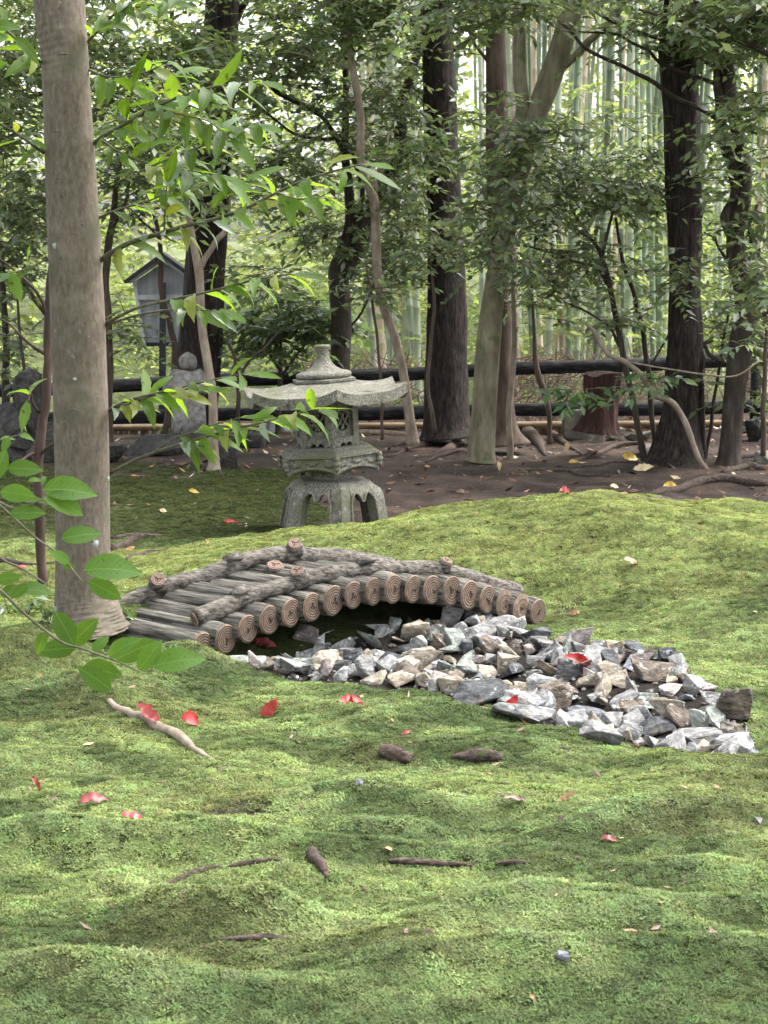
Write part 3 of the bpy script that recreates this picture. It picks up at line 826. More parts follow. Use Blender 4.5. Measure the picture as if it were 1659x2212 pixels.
# ------------------------------------------------------------------ old lantern behind
OB = P(408, 948, 14.4)
old = thing('stone_lantern', 'old squat stone lantern with round jewel top before the dark cedar', 'stone lantern', OB)
def op(name, prof, hexa=0., sides=24, rough_=.02, sq=False, off=(0, 0, 0)):
    V_, Q_, F_ = lathe(prof, sides, .3, hexa)
    V_ = np.array(V_)
    if sq:
        a = np.arctan2(V_[:, 1], V_[:, 0]); k = np.minimum(1 / np.maximum(np.abs(np.cos(a - .2)), np.abs(np.sin(a - .2))), 1.32); V_[:, 0] *= k; V_[:, 1] *= k
    V_ *= (1 + rough_ * noise2(V_[:, 0] * 30 + V_[:, 2] * 13, V_[:, 1] * 30 + 3, 1))[:, None]
    return link(name, MB().add(V_ + np.array(off), quads=Q_, faces=F_).mesh(name, [M['granite_old']], True), old)
op('jewel', [(.03, .485), (.05, .49), (.063, .515), (.066, .545), (.058, .575), (.035, .598), (.012, .615), (.001, .622)])
op('cap', [(.06, .325), (.16, .33), (.172, .345), (.165, .37), (.135, .41), (.115, .455), (.09, .483), (.001, .487)], 0, 24, .03, True)
op('fire_box', [(.115, .0), (.112, .16), (.105, .33)], 0, 24, .02, True)
op('ledge', [(.12, -.14), (.15, -.13), (.16, -.05), (.15, .0), (.001, .004)], 0, 24, .02, True)
# ------------------------------------------------------------------ stones of the dry stream
import bmesh
def hull_mesh(name, pts, mats, bevel=0.0, rough=0.0):
    bm = bmesh.new()
    for p in pts: bm.verts.new(p)
    r = bmesh.ops.convex_hull(bm, input=bm.verts)
    junk = list({e for e in list(r.get('geom_interior', [])) + list(r.get('geom_unused', [])) if isinstance(e, bmesh.types.BMVert)})
    if junk: bmesh.ops.delete(bm, geom=junk, context='VERTS')
    if bevel:
        bmesh.ops.bevel(bm, geom=list(bm.edges), offset=bevel, segments=1, affect='EDGES', profile=.6)
    if rough:
        bmesh.ops.triangulate(bm, faces=list(bm.faces))
        bmesh.ops.subdivide_edges(bm, edges=[e for e in bm.edges if e.calc_length() > bevel * 4], cuts=1, use_grid_fill=True)
        for v in bm.verts:
            k = v.co.x * 31 + v.co.y * 57
            v.co *= 1 + rough * float(noise2(v.co.x * 40 + v.co.z * 23, v.co.y * 40 + v.co.z * 31 + 5, 1))
    me = bpy.data.meshes.new(name); bm.to_mesh(me); bm.free()
    for m in mats: me.materials.append(m)
    return me

def rock_pts(r, n, shape, rg):
    sx, sy, sz = shape
    v = rg.normal(size=(n, 3)); v /= np.linalg.norm(v, axis=1)[:, None]
    box = np.sign(v) * np.abs(v) ** .45                # between a ball and a block
    p = box * np.array([sx, sy, sz]) * r * rg.uniform(.80, 1.0, (n, 1))
    # slice a corner or two off
    for _ in range(3):
        d = rg.normal(size=3); d /= np.linalg.norm(d)
        h = rg.uniform(.45, .75) * r * np.abs(d @ np.diag([sx, sy, sz])).max()
        k = p @ d; over = k > h
        p[over] -= np.outer(k[over] - h, d)
    p -= (p.max(0) + p.min(0)) / 2
    return p * (np.array([sx, sy, sz]) * r / np.abs(p).max(0))

ORD = 'first second third fourth fifth sixth seventh eighth ninth tenth eleventh twelfth thirteenth fourteenth fifteenth sixteenth seventeenth eighteenth nineteenth twentieth'.split() + \
    ['twenty-' + w for w in 'first second third fourth fifth sixth seventh eighth ninth'.split()] + [t for d, e in (('thirt', 'thirty'), ('fort', 'forty'), ('fift', 'fifty')) for t in [d + 'ieth'] + [e + '-' + w for w in 'first second third fourth fifth sixth seventh eighth ninth'.split()]]
sr = np.random.default_rng(41)
SGROUP = 'angular stones of the dry stream bed'
placed = []           # x, y, r
def put_stone(x, y, r, shape, colour, label=None, up=.40, tilt=.35, rot=None, n=13, z=None):
    me = hull_mesh('stone', rock_pts(r, n, shape, sr), [STONES[colour]], bevel=r * .035, rough=.16)
    zz = float(H(x, y)) if z is None else z
    eul = rot if rot is not None else (sr.normal(0, tilt), sr.normal(0, tilt), sr.uniform(0, 6.28))
    o = link('stone', me, None, (x, y, zz + r * shape[2] * up), eul)
    o['category'] = 'stone'; o['group'] = SGROUP
    if label: o['label'] = label
    placed.append((x, y, r * max(shape[:2]), colour, o))
    return o
special = [
    (1580, 1548, .062, (1, .8, .85), 'brown', 'brown rounded block overhanging the far end of the stone bed', .75, 16),
    (1583, 1632, .070, (1.05, .8, .28), 'blue grey', 'flat blue grey slab lying at the lower tip of the stone bed', .5, 12),
    (1500, 1625, .085, (1.0, .7, .65), 'mid grey', 'big mottled grey stone beside the flat blue slab', .5, 16),
    (1035, 1522, .082, (1.15, .7, .62), 'dark grey', 'large dark grey wedge at the moss edge, with pale scratch lines', .55, 10),
    (1318, 1450, .050, (.8, .7, .95), 'dark grey', 'dark blocky stone standing upright near the far edge', .8, 10),
    (682, 1432, .055, (.6, .5, 1.25), 'dark grey', 'tall pointed dark stone near the bridge logs', .6, 9),
    (790, 1468, .060, (.75, .6, 1.0), 'pale grey', 'white streaked stone with a downward point on the moss edge', .55, 12),
    (1420, 1462, .072, (1.5, .6, .45), 'brown', 'long flat stone jutting out over the moss', .8, 10),
    (975, 1352, .058, (.8, .7, .95), 'pale grey', 'pale peaked stone just under the bridge', .7, 10),
    (1065, 1372, .085, (1.4, .6, .55), 'mid grey', 'long grey block under the bridge near its far end', .65, 12),
    (1200, 1530, .070, (.85, .7, .9), 'brown', 'brown grey cracked block beside the red leaf', .6, 14),
    (1300, 1600, .060, (1.1, .8, .6), 'pale grey', 'white topped stone on the moss edge of the bed', .5, 12),
    (640, 1455, .068, (1.3, .7, .5), 'pale grey', 'broad pale grey sloping stone close to the logs at the moss edge', .6, 10),
    (665, 1385, .050, (1.0, .8, .8), 'pinkish', 'pinkish rounded stone tucked below the bridge logs', .6, 16),
    (905, 1445, .060, (1.0, .8, .8), 'buff', 'rust stained round cracked boulder in the middle of the bed', .8, 18),
    (1130, 1555, .078, (1.25, .7, .5), 'mid grey', 'low wide grey stone at the moss edge below the red leaf', .55, 12),
    (1095, 1505, .034, (.9, .9, .9), 'buff', 'small smooth tan cobble beside the dark grey wedge', .9, 26),
]
for px, py, r, sh, c, lb, up, n in special:
    q = Pg(px, py)
    put_stone(q[0], q[1], r, sh, c, lb, up, .12, (sr.normal(0, .12), sr.normal(0, .12), sr.normal(0, .35)), n)
lo, hi = BED.min(0), BED.max(0)
names = list(STONES); pw = np.array([.22, .18, .09, .15, .12, .08, .11, .05])
def scatter_stones(n, r0, r1, gap, zlift, m=6000):
    k = 0
    for _ in range(m):
        if k >= n: break
        x, y = sr.uniform(lo[0], hi[0]), sr.uniform(lo[1], hi[1])
        r = sr.uniform(r0, r1)
        if not inside(np.array([x - r * .8, x + r * .8, x, x]), np.array([y, y, y - r * .6, y + r * .6]), BED).all(): continue
        if any(math.hypot(x - a, y - b_) < gap * (r + c) for a, b_, c, _, _ in placed): continue
        t = sr.random()
        shape = (1.1, .8, .62) if t < .45 else (1.25, .8, .42) if t < .75 else (.9, .75, .85)
        put_stone(x, y, r, shape, names[sr.choice(8, p=pw)], None, .5 + zlift, .30, None, int(sr.integers(9, 15)))
        k += 1
scatter_stones(85, .044, .064, .62, .05)
scatter_stones(110, .034, .048, .55, .25)
scatter_stones(88, .022, .036, .46, .5)
# labels: colour, row, order along the stream
def along(x, y):
    best, s0, ans, off = 1e9, 0, 0, 0
    for a, b_ in zip(STREAM[:-1], STREAM[1:]):
        ab = b_ - a; L_ = np.linalg.norm(ab)
        t = np.clip(((x - a[0]) * ab[0] + (y - a[1]) * ab[1]) / L_ ** 2, 0, 1)
        d = math.hypot(x - a[0] - t * ab[0], y - a[1] - t * ab[1])
        if d < best: best, ans, off = d, s0 + t * L_, np.sign(ab[0] * (y - a[1]) - ab[1] * (x - a[0])) * d
        s0 += L_
    return ans, off
groups = {}
for x, y, r, c, o in placed:
    if 'label' in o: continue
    s_, off = along(x, y)
    row = 'along the rear edge of' if off > .11 else 'in the middle of' if off > -.05 else 'along the front edge of'
    groups.setdefault((c, row), []).append((s_, o))
for (c, row), L_ in groups.items():
    L_.sort(key=lambda t: t[0])
    for k, (_, o) in enumerate(L_):
        o['label'] = f'{ORD[k]} {c} stone from the bridge {row} the stone bed'
# gravel between the stones
mb = MB(); k = 0
while k < 900:
    x, y = sr.uniform(lo[0] - .03, hi[0] + .03), sr.uniform(lo[1] - .05, hi[1] + .02)
    if not inside(np.array([x]), np.array([y]), BED)[0]: continue
    r = sr.uniform(.005, .013)
    v = np.array([[1, 0, 0], [-1, 0, 0], [0, 1, 0], [0, -1, 0], [0, 0, .8], [0, 0, -.8], [.7, .6, .5], [-.6, .7, .4]]) * r * sr.uniform(.7, 1.2, (8, 1))
    v = v + [x, y, float(H(x, y)) + r * .3]
    mb.add(v, tris=[(0, 2, 6), (6, 2, 4), (0, 6, 4), (2, 7, 4), (2, 1, 7), (7, 1, 4), (1, 3, 4), (3, 0, 4), (0, 5, 2), (2, 5, 1), (1, 5, 3), (3, 5, 0)], m=int(sr.integers(0, 4)))
    k += 1
o = link('gravel', mb.mesh('gravel', [STONES['pale grey'], STONES['mid grey'], STONES['brown'], STONES['dark grey']], False)); o['kind'] = 'stuff'

# pebbles on the moss
for px, py, r, c, lb in ((1637, 1780, .012, 'pale grey', 'white pebble on the moss below the stone bed'), (1214, 2078, .013, 'blue grey', 'blue grey pebble low in the moss hollow'),
                         (777, 1697, .010, 'blue grey', 'tiny blue grey pebble on moss beyond the humps'), (1002, 1722, .007, 'pale grey', 'tiny white pebble near the curled brown leaf')):
    q = Pg(px, py)
    o = link('pebble', hull_mesh('pebble', rock_pts(r, 18, (1.1, .9, .8), sr), [STONES[c]]), None, (q[0], q[1], q[2] + r * .9)); tag(o, lb, 'pebble')

# ------------------------------------------------------------------ rocks and boulders further back
def rock(px, py, w, h, dp, matn, label, name='rock', n=22, cat='rock', flatten=1.0, d=None):
    q = Pg(px, py) if d is None else P(px, py, d)
    s_ = q[1] / F
    rx, rz = w * s_ / 2, h * s_
    pts = rock_pts(1.0, n, (rx, dp, rz * .62), sr)
    me = hull_mesh(name, pts, [M[matn]], bevel=min(rx, rz) * .06, rough=.06)
    o = link(name, me, None, (q[0], q[1] + dp * .5, q[2] + rz * .42), (0, 0, sr.normal(0, .2)))
    return tag(o, label, cat, None)
for a in ((1245, 948, 72, 62, .12, 'boulder', 'large cracked boulder beside the broken red stump'), (1290, 955, 46, 36, .09, 'boulder', 'pale boulder at the foot of the broken red stump'),
          (1328, 950, 40, 26, .08, 'boulder', 'low brown boulder in front of the broken red stump'), (1368, 955, 30, 18, .06, 'boulder', 'small flat stone between the stump and the dark sapling'),
          (1398, 950, 28, 18, .06, 'boulder', 'small stone behind the leaning dark sapling'), (1206, 935, 22, 26, .05, 'boulder', 'small pale upright stone beside the cracked boulder'),
          (1632, 955, 60, 55, .10, 'dark_rock', 'dark upright stone beyond the crooked tree'), (1590, 950, 40, 42, .08, 'dark_rock', 'dark stone half hidden by the crooked tree trunk'),
          (1650, 1000, 40, 26, .07, 'boulder', 'brown stone on bare soil near the crooked tree'), (1410, 985, 60, 24, .08, 'boulder', 'low mossy stone beside the dark cedar foot'),
          (330, 985, 130, 42, .2, 'dark_rock', 'long low dark rock below the old stone lantern'), (480, 1015, 70, 62, .12, 'dark_rock', 'dark rock behind the forked sapling'),
          (540, 968, 70, 30, .15, 'dark_rock', 'flat dark rock between the forked sapling and the six-sided lantern'), (210, 1000, 130, 40, .15, 'dark_rock', 'dark rock ledge half hidden by the tan trunk')):
    rock(*a)
# tall craggy dark rock at the far side
q = Pg(45, 1000); s_ = 12.9 / F
rk = thing('rock', 'tall craggy dark rock with a pointed peak behind the thin red stem', 'rock', q)
for (px, py, w, h) in ((45, 1000, 170, 100), (25, 960, 110, 90), (50, 930, 75, 135), (100, 985, 110, 70)):
    c = P(px, py, q[1]); rx, rz = w * s_ / 2, h * s_
    me = hull_mesh('rock_face', rock_pts(1.0, 26, (rx, .2, rz * .62), sr), [M['dark_rock']], rx * .05, .06)
    link('rock_face', me, rk, np.array(c) - q + [0, .1, rz * .45])

# ------------------------------------------------------------------ roots, sticks
def strand(px_pts, widths, lift=.3, mat='root', sides=8, name='root', label=None, cat='root', parent=None, sink=True, seed=0, k=5):
    pts = []
    for (px, py), w in zip(px_pts, widths):
        q = Pg(px, py); r = w * q[1] / F / 2
        pts.append([*q, r])
    pts = resample(np.array(pts), k)
    if sink: pts[:, 2] = H(pts[:, 0], pts[:, 1]) + pts[:, 3] * lift
    else: pts[:, 2] += pts[:, 3] * lift
    V_, T_, Q_ = tube(pts[:, :3], pts[:, 3], sides, lambda a, s, i: .80 + .30 * np.abs(noise2(a * 2.4 + seed, np.full_like(a, s * 9 + seed), 1)) + .16 * noise2(np.cos(a) + seed, np.full_like(a, s * 22 + seed), 2))
    if parent is not None: return part(name, MB().add(V_, T_, Q_), [M[mat]], parent)
    o = link(name, make_mesh(name, V_ - V_[0], tris=T_, quads=Q_, mats=[M[mat]]), None, V_[0])
    return tag(o, label, cat)
strand([(236, 1518), (300, 1556), (345, 1580), (400, 1608), (440, 1636), (468, 1648)], [14, 24, 26, 24, 14, 6], .75, 'bark_pale', 12, 'root', 'thick pale root surfacing from the moss bank among red leaves', seed=2)
strand([(240, 1948), (300, 1932), (380, 1908), (440, 1885), (480, 1874)], [5, 10, 13, 14, 8], .9, 'root', 8, 'root', 'thin brown root slanting through the moss hollow', seed=4)
strand([(490, 1876), (530, 1872), (580, 1864), (612, 1862)], [7, 15, 14, 6], .9, 'root', 8, 'root', 'short brown root piece continuing the slanting root', seed=5)
strand([(838, 1864), (880, 1868), (960, 1872), (1030, 1871)], [9, 18, 15, 8], .9, 'root', 8, 'root', 'long straight brown root lying level in the moss', seed=6)
strand([(1072, 1870), (1105, 1869), (1148, 1867)], [10, 14, 7], .9, 'root', 8, 'root', 'short grey end of the level root', seed=7)
strand([(470, 2033), (520, 2034), (580, 2032), (638, 2036)], [7, 16, 18, 7], .8, 'root', 8, 'root', 'grey root arching out under a moss hump', seed=8)
strand([(674, 1850), (690, 1872), (700, 1888), (708, 1900)], [26, 30, 20, 10], .9, 'root', 9, 'stick', 'short dark broken stick poking up from the moss ridge', 'stick', seed=9)
strand([(822, 1635), (850, 1640), (888, 1648)], [30, 40, 26], .55, 'root', 10, 'root', 'rounded brown root knuckle in the moss', seed=10)
strand([(975, 1640), (1030, 1640), (1085, 1645)], [12, 34, 22], .55, 'root', 10, 'root', 'longer brown root hump below the dark grey wedge stone', seed=11)
strand([(1200, 1618), (1222, 1622), (1240, 1624)], [8, 12, 7], .6, 'root', 8, 'root', 'small brown root scrap beside the stone bed', seed=12)
# roots on the bare soil
RG = 'tree roots across the bare soil'
for i, (pts, w, lb) in enumerate([
    ([(238, 1190), (290, 1168), (350, 1162)], [22, 18, 10], 'reddish root running out from behind the tan trunk'),
    ([(240, 1165), (300, 1158), (335, 1160)], [12, 12, 7], 'thin upper root behind the tan trunk'),
    ([(270, 1215), (320, 1198), (370, 1190)], [12, 14, 6], 'low root behind the bridge rail end'),
    ([(1659, 1050), (1580, 1040), (1500, 1050), (1420, 1068), (1380, 1070)], [20, 22, 22, 16, 8], 'long red brown root in front of the cedar foot'),
    ([(1659, 1015), (1610, 1012), (1560, 1022)], [16, 20, 10], 'root running from the crooked tree past the cedar'),
    ([(1390, 960), (1330, 965), (1270, 985), (1230, 1000)], [12, 14, 12, 6], 'curving root between the boulders and the cedar'),
    ([(1420, 1010), (1340, 1000), (1260, 1010), (1200, 1008)], [9, 9, 8, 4], 'thin root below the boulders'),
    ([(1320, 1030), (1260, 1028), (1190, 1018), (1120, 1016)], [7, 8, 8, 4], 'thin dark root crossing the soil beside the pale sapling'),
    ([(930, 960), (890, 968), (850, 985), (800, 992)], [14, 14, 10, 5], 'root fanning from the big cedar towards the lantern'),
    ([(1000, 975), (960, 985), (920, 1000)], [12, 12, 6], 'root reaching out below the leaning trunk'),
    ([(1659, 985), (1600, 990), (1550, 1000)], [12, 14, 6], 'upper root on the soil behind the crooked tree'),
    ([(1500, 1085), (1420, 1080), (1360, 1082)], [8, 10, 5], 'dark root at the rim of the moss mound'),
    ([(150, 1215), (60, 1222), (0, 1212)], [8, 12, 14], 'dark root left of the tan trunk foot')]):
    lb = lb.replace('left of', 'beside')
    o = strand(pts, w, .45, 'root', 8, 'root', lb, seed=20 + i); o['group'] = RG

# ------------------------------------------------------------------ moss (tufts set one by one over the ground)
mr = np.random.default_rng(5)
def moss_tuft(n, rad, hgt, w):
    V_, T_, Q_ = [], [], []
    for i in range(n):
        a, r = mr.uniform(0, 6.28), rad * math.sqrt(mr.random())
        b0 = np.array([r * math.cos(a), r * math.sin(a), -.003])
        la = mr.uniform(0, 6.28); ln = hgt * mr.uniform(.55, 1.15); le = mr.uniform(.5, 1.5)
        d = np.array([math.cos(la) * le, math.sin(la) * le, 1]); d /= np.linalg.norm(d)
        sd_ = np.array([-math.sin(la), math.cos(la), mr.normal(0, .3)]) * w * mr.uniform(.7, 1.3)
        mid = b0 + d * ln * .6; tip = b0 + d * ln + np.array([math.cos(la), math.sin(la), -.6]) * ln * .28
        k = len(V_)
        V_ += [b0 - sd_ * .5, b0 + sd_ * .5, mid + sd_ * .5, mid - sd_ * .5, tip]
        Q_.append((k, k + 1, k + 2, k + 3)); T_.append((k + 3, k + 2, k + 4))
    return V_, T_, Q_
protos = []
for i in range(5):
    V_, T_, Q_ = moss_tuft(46, .019, (.008, .0105, .013, .009, .0115)[i], .0026)
    q = Pg(300 + 220 * i, 2120 - 30 * (i % 2))
    o = link('moss_tuft', make_mesh('moss_tuft', V_, tris=T_, quads=Q_, mats=[M['moss']], smooth=True), None, q); o['kind'] = 'stuff'
    at = o.data.attributes.new('tint', 'FLOAT_COLOR', 'POINT'); at.data.foreach_set('color', np.tile([.1, .15, .03, 1], len(V_)).astype(np.float32))
    protos.append(o)
n_try = 640000
yy = mr.uniform(3.2, 13.6, n_try); half = .21 * yy + .35
xx = mr.uniform(-1, 1, n_try) * half
keep = mr.random(n_try) < half / (.21 * 13.6 + .35) * np.where(yy > 10, .55, 1)
xx, yy = xx[keep], yy[keep]
ma = moss_amount(xx, yy)
k = mr.random(len(xx)) < ma ** 1.3
edge = .02 * noise2(xx * 20, yy * 20, 1)
k &= ~inside(xx + edge, yy + edge + .015, BED)
c0, c1 = QF[0], QF[-1]                       # not under the logs
foot = np.array([c0[:2] - [0.03, .03], c1[:2] + [.04, -.02], c1[:2] + AX[:2] * LOGL * .95, c0[:2] + AX[:2] * LOGL * .8])
k &= ~inside(xx, yy, foot)
tb = Pg(190, 1350)
k &= np.hypot(xx - tb[0], yy - tb[1]) > .12
xx, yy = xx[k], yy[k]
zz = H(xx, yy)
e = .03
nxv = -(H(xx + e, yy) - H(xx - e, yy)) / (2 * e); nyv = -(H(xx, yy + e) - H(xx, yy - e)) / (2 * e)
nn = np.stack([nxv, nyv, np.ones_like(xx)], 1); nn /= np.linalg.norm(nn, axis=1)[:, None]
th = mr.uniform(0, 6.28, len(xx))
t1 = np.stack([np.cos(th), np.sin(th), 0 * th], 1); t1 -= nn * (t1 * nn).sum(1)[:, None]; t1 /= np.linalg.norm(t1, axis=1)[:, None]
t2 = np.cross(nn, t1)
eul = np.stack([np.arctan2(t2[:, 2], nn[:, 2]), -np.arcsin(np.clip(t1[:, 2], -1, 1)), np.arctan2(t1[:, 1], t1[:, 0])], 1)
# kinds of moss: a bright yellow green one, a deeper green one, a browned one
kA = fbm(xx * 1.7 + 4, yy * 2.0, 0, 3); kB = fbm(xx * 5, yy * 6.5, 1, 3); kC = fbm(xx * 2.3 + 9, yy * 3.1 + 2, 2, 3)
tA = S(.5 + kA * .8 + kB * .55)[:, None]
deep, bright, browned = np.array([.088, .124, .046]), np.array([.208, .262, .098]), np.array([.120, .112, .044])
yel = np.array([.255, .285, .092])
tint = deep * (1 - tA) + bright * tA
crest_light = np.zeros_like(xx)          # hummock crests tinted paler: light on them painted into the moss colour
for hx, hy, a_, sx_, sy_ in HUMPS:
    if a_ > .02 and hy < 7.2: crest_light = np.maximum(crest_light, (a_ / .05) * np.exp(-((xx - hx) / (sx_ * .95)) ** 2 - ((yy - hy - .02) / (sy_ * .75)) ** 2))
crest_light = (np.clip(crest_light + .3 * kB, 0, 1) * .75)[:, None]; tint = tint * (1 - crest_light) + crest_light * np.array([.215, .285, .130])
br_ = (S((kC - .30) * 2.6) * .38)[:, None]; tint = tint * (1 - br_) + browned * br_
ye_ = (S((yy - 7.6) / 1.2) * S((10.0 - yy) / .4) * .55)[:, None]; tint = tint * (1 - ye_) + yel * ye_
shade_tint = S((yy - 9.9) / .5)[:, None]; tint = tint * (1 - shade_tint) + shade_tint * np.array([.062, .078, .026])  # shade behind the mound put into the tint as darker moss
tint = tint * mr.uniform(.52, 1.42, (len(xx), 1)) * (1 + mr.normal(0, .05, (len(xx), 3)))
zz = zz + mr.uniform(-.007, .006, len(xx)); scl = (mr.uniform(.6, 1.3, len(xx)) * (1 + .25 * kB)).astype(np.float32)
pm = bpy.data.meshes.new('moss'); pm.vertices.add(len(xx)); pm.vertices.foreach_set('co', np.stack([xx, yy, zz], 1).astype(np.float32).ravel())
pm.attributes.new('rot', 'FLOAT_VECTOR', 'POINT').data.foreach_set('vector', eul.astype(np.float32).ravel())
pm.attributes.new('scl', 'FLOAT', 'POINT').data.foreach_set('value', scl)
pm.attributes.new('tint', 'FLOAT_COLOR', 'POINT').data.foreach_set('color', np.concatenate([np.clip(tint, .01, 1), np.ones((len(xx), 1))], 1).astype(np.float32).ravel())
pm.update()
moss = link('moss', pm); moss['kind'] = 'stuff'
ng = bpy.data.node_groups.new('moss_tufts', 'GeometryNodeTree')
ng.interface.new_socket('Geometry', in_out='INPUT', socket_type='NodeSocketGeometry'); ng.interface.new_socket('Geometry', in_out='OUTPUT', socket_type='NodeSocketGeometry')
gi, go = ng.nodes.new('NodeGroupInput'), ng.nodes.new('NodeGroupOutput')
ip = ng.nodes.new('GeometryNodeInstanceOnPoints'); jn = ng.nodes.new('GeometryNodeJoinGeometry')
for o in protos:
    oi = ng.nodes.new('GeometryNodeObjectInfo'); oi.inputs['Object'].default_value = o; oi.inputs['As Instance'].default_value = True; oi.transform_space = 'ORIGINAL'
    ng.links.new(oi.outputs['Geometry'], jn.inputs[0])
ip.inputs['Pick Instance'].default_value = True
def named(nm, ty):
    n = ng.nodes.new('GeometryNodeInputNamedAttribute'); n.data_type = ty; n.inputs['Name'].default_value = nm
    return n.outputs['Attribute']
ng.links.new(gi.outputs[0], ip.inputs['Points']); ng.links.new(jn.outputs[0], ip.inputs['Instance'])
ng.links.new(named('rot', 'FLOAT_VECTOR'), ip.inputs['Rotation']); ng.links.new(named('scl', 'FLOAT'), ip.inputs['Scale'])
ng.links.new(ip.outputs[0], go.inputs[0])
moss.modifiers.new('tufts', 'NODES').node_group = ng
print('moss tufts', len(xx))
# ------------------------------------------------------------------ leaves and crowns
tr = np.random.default_rng(11)
LEAF_T = np.array([[0, 0, 0], [.42, .5, .10], [.42, -.5, .10], [1, 0, -.12], [.45, 0, 0]])
LEAF_F = np.array([(0, 4, 1), (0, 2, 4), (4, 3, 1), (4, 2, 3)])
def nrmz(a): return a / (np.linalg.norm(a, axis=-1, keepdims=True) + 1e-9)

def twig_leaves(starts, dirs, lens, nleaf, L, W, droop=.25, updev=.55, tone=(1, 1, 1), var=.25, stems=True, mats=None, r=tr):
    T = len(starts)
    f = (np.arange(nleaf) + .6) / nleaf
    base = starts[:, None] + dirs[:, None] * (lens[:, None] * f)[..., None] + np.array([0, 0, -1.]) * (lens[:, None] * f ** 2 * .18)[..., None]
    up = np.array([0, 0, 1.])
    side = nrmz(np.cross(dirs, up) + 1e-4)
    sg = np.where(np.arange(nleaf) % 2 == 0, 1.0, -1.0)
    d = dirs[:, None] * .6 + side[:, None] * sg[None, :, None] * .75 + r.normal(0, .28, (T, nleaf, 3)) + np.array([0, 0, -droop])
    d = nrmz(d).reshape(-1, 3)
    n = np.array([0, 0, 1.]) + r.normal(0, updev, (T * nleaf, 3))
    n = nrmz(n - d * (n * d).sum(1)[:, None])
    s_ = np.cross(n, d)
    b = base.reshape(-1, 3)
    ln = L * r.uniform(.65, 1.25, T * nleaf); wd = ln * (W / L) * r.uniform(.8, 1.2, T * nleaf)
    V = b[:, None] + d[:, None] * (LEAF_T[:, 0] * ln[:, None])[..., None] + s_[:, None] * (LEAF_T[:, 1] * wd[:, None])[..., None] + n[:, None] * (LEAF_T[:, 2] * wd[:, None])[..., None]
    k = len(b)
    F_ = (LEAF_F[None] + 5 * np.arange(k)[:, None, None]).reshape(-1, 3)
    c = np.array(tone) * (1 + r.normal(0, var, (k, 1))) * (1 + r.normal(0, .06, (k, 3)))
    tw = np.repeat(1 + r.normal(0, .15, T), nleaf)[:, None]
    c = np.clip(np.repeat(c * tw, 5, axis=0), .2, 2.2)
    mb = MB(); mb.V.append(V.reshape(-1, 3)); mb.C.append(c); mb.T.append(F_); mb.tm.append(np.zeros(len(F_), int)); mb.n = k * 5
    if stems:
        e = starts + dirs * lens[:, None] + np.array([0, 0, -.18]) * lens[:, None]
        m_ = starts + dirs * (lens * .5)[:, None] + np.array([0, 0, -.045]) * lens[:, None]
        o1, o2 = side * .004, np.tile(np.array([0, 0, .006]), (T, 1))
        Vs = np.stack([starts - o1, starts + o1, starts + o2, m_ - o1 * .7, m_ + o1 * .7, m_ + o2 * .7, e], 1).reshape(-1, 3)
        q = np.array([(0, 1, 4, 3), (1, 2, 5, 4), (2, 0, 3, 5)]); t = np.array([(3, 4, 6), (4, 5, 6), (5, 3, 6)])
        o = 7 * np.arange(T)[:, None, None]
        mb.add(Vs, (t[None] + o).reshape(-1, 3), (q[None] + o).reshape(-1, 4), m=1)
    return mb

def crown_mesh(clusters, L=.078, W=.032, nleaf=10, tone=(1, 1, 1), tl_=(.22, .42), mul=1.4, **kw):
    st = []
    for c in clusters:
        if c[0] == 'w':
            _, x, y, z, rx, ry, rz, n = c; ctr, rad = np.array([x, y, z]), np.array([rx, ry, rz])
        else:
            px, py, rx, ry, d, dd, n = c; ctr, rad = P(px, py, d), np.array([rx * d / F, dd, ry * d / F])
        p = tr.normal(0, 1, (n * 5, 3)); p = nrmz(p) * tr.random((n * 5, 1)) ** .40
        w = ctr + p * rad
        n = int(n * mul); keep = (noise2(w[:, 0] * 2.1 + w[:, 1] * 1.3, w[:, 2] * 2.6 + w[:, 1], 1) + .3 * noise2(w[:, 0] * 6, w[:, 2] * 6 + w[:, 1] * 3, 2)) > -.18
        st.append(w[keep][:n])
    st = np.concatenate(st); T = len(st)
    a = tr.uniform(0, 6.28, T)
    d = nrmz(np.stack([np.cos(a), np.sin(a), tr.normal(-.08, .25, T)], 1))
    return twig_leaves(st, d, tr.uniform(*tl_, T), nleaf, L, W, tone=tone, **kw)

def px_path(path, d, k=6, wob=.0, seed=0):
    a = []
    for t in path:
        px, py, w = t[:3]; dd = d + (t[3] if len(t) > 3 else 0)
        a.append([*P(px, py, dd), w * dd / F / 2])
    a = resample(np.array(a), k)
    if wob:
        s = np.arange(len(a)) * .35
        a[:, 0] += wob * noise2(s, s * 0 + seed, 1) * np.minimum(1, s); a[:, 2] += .3 * wob * noise2(s, s * 0 + seed + 9, 2) * np.minimum(1, s)
    return a

def bark_relief(seed, amp=.10, kf=3.0, ks=1.2):
    return lambda a, s, i: 1 - amp / 2 + amp * np.abs(noise2(a * kf + seed, np.full_like(a, s * ks + seed), 1)) * 1.6 + amp * .4 * noise2(a * kf * 2.6, np.full_like(a, s * ks * 4 + seed), 2)

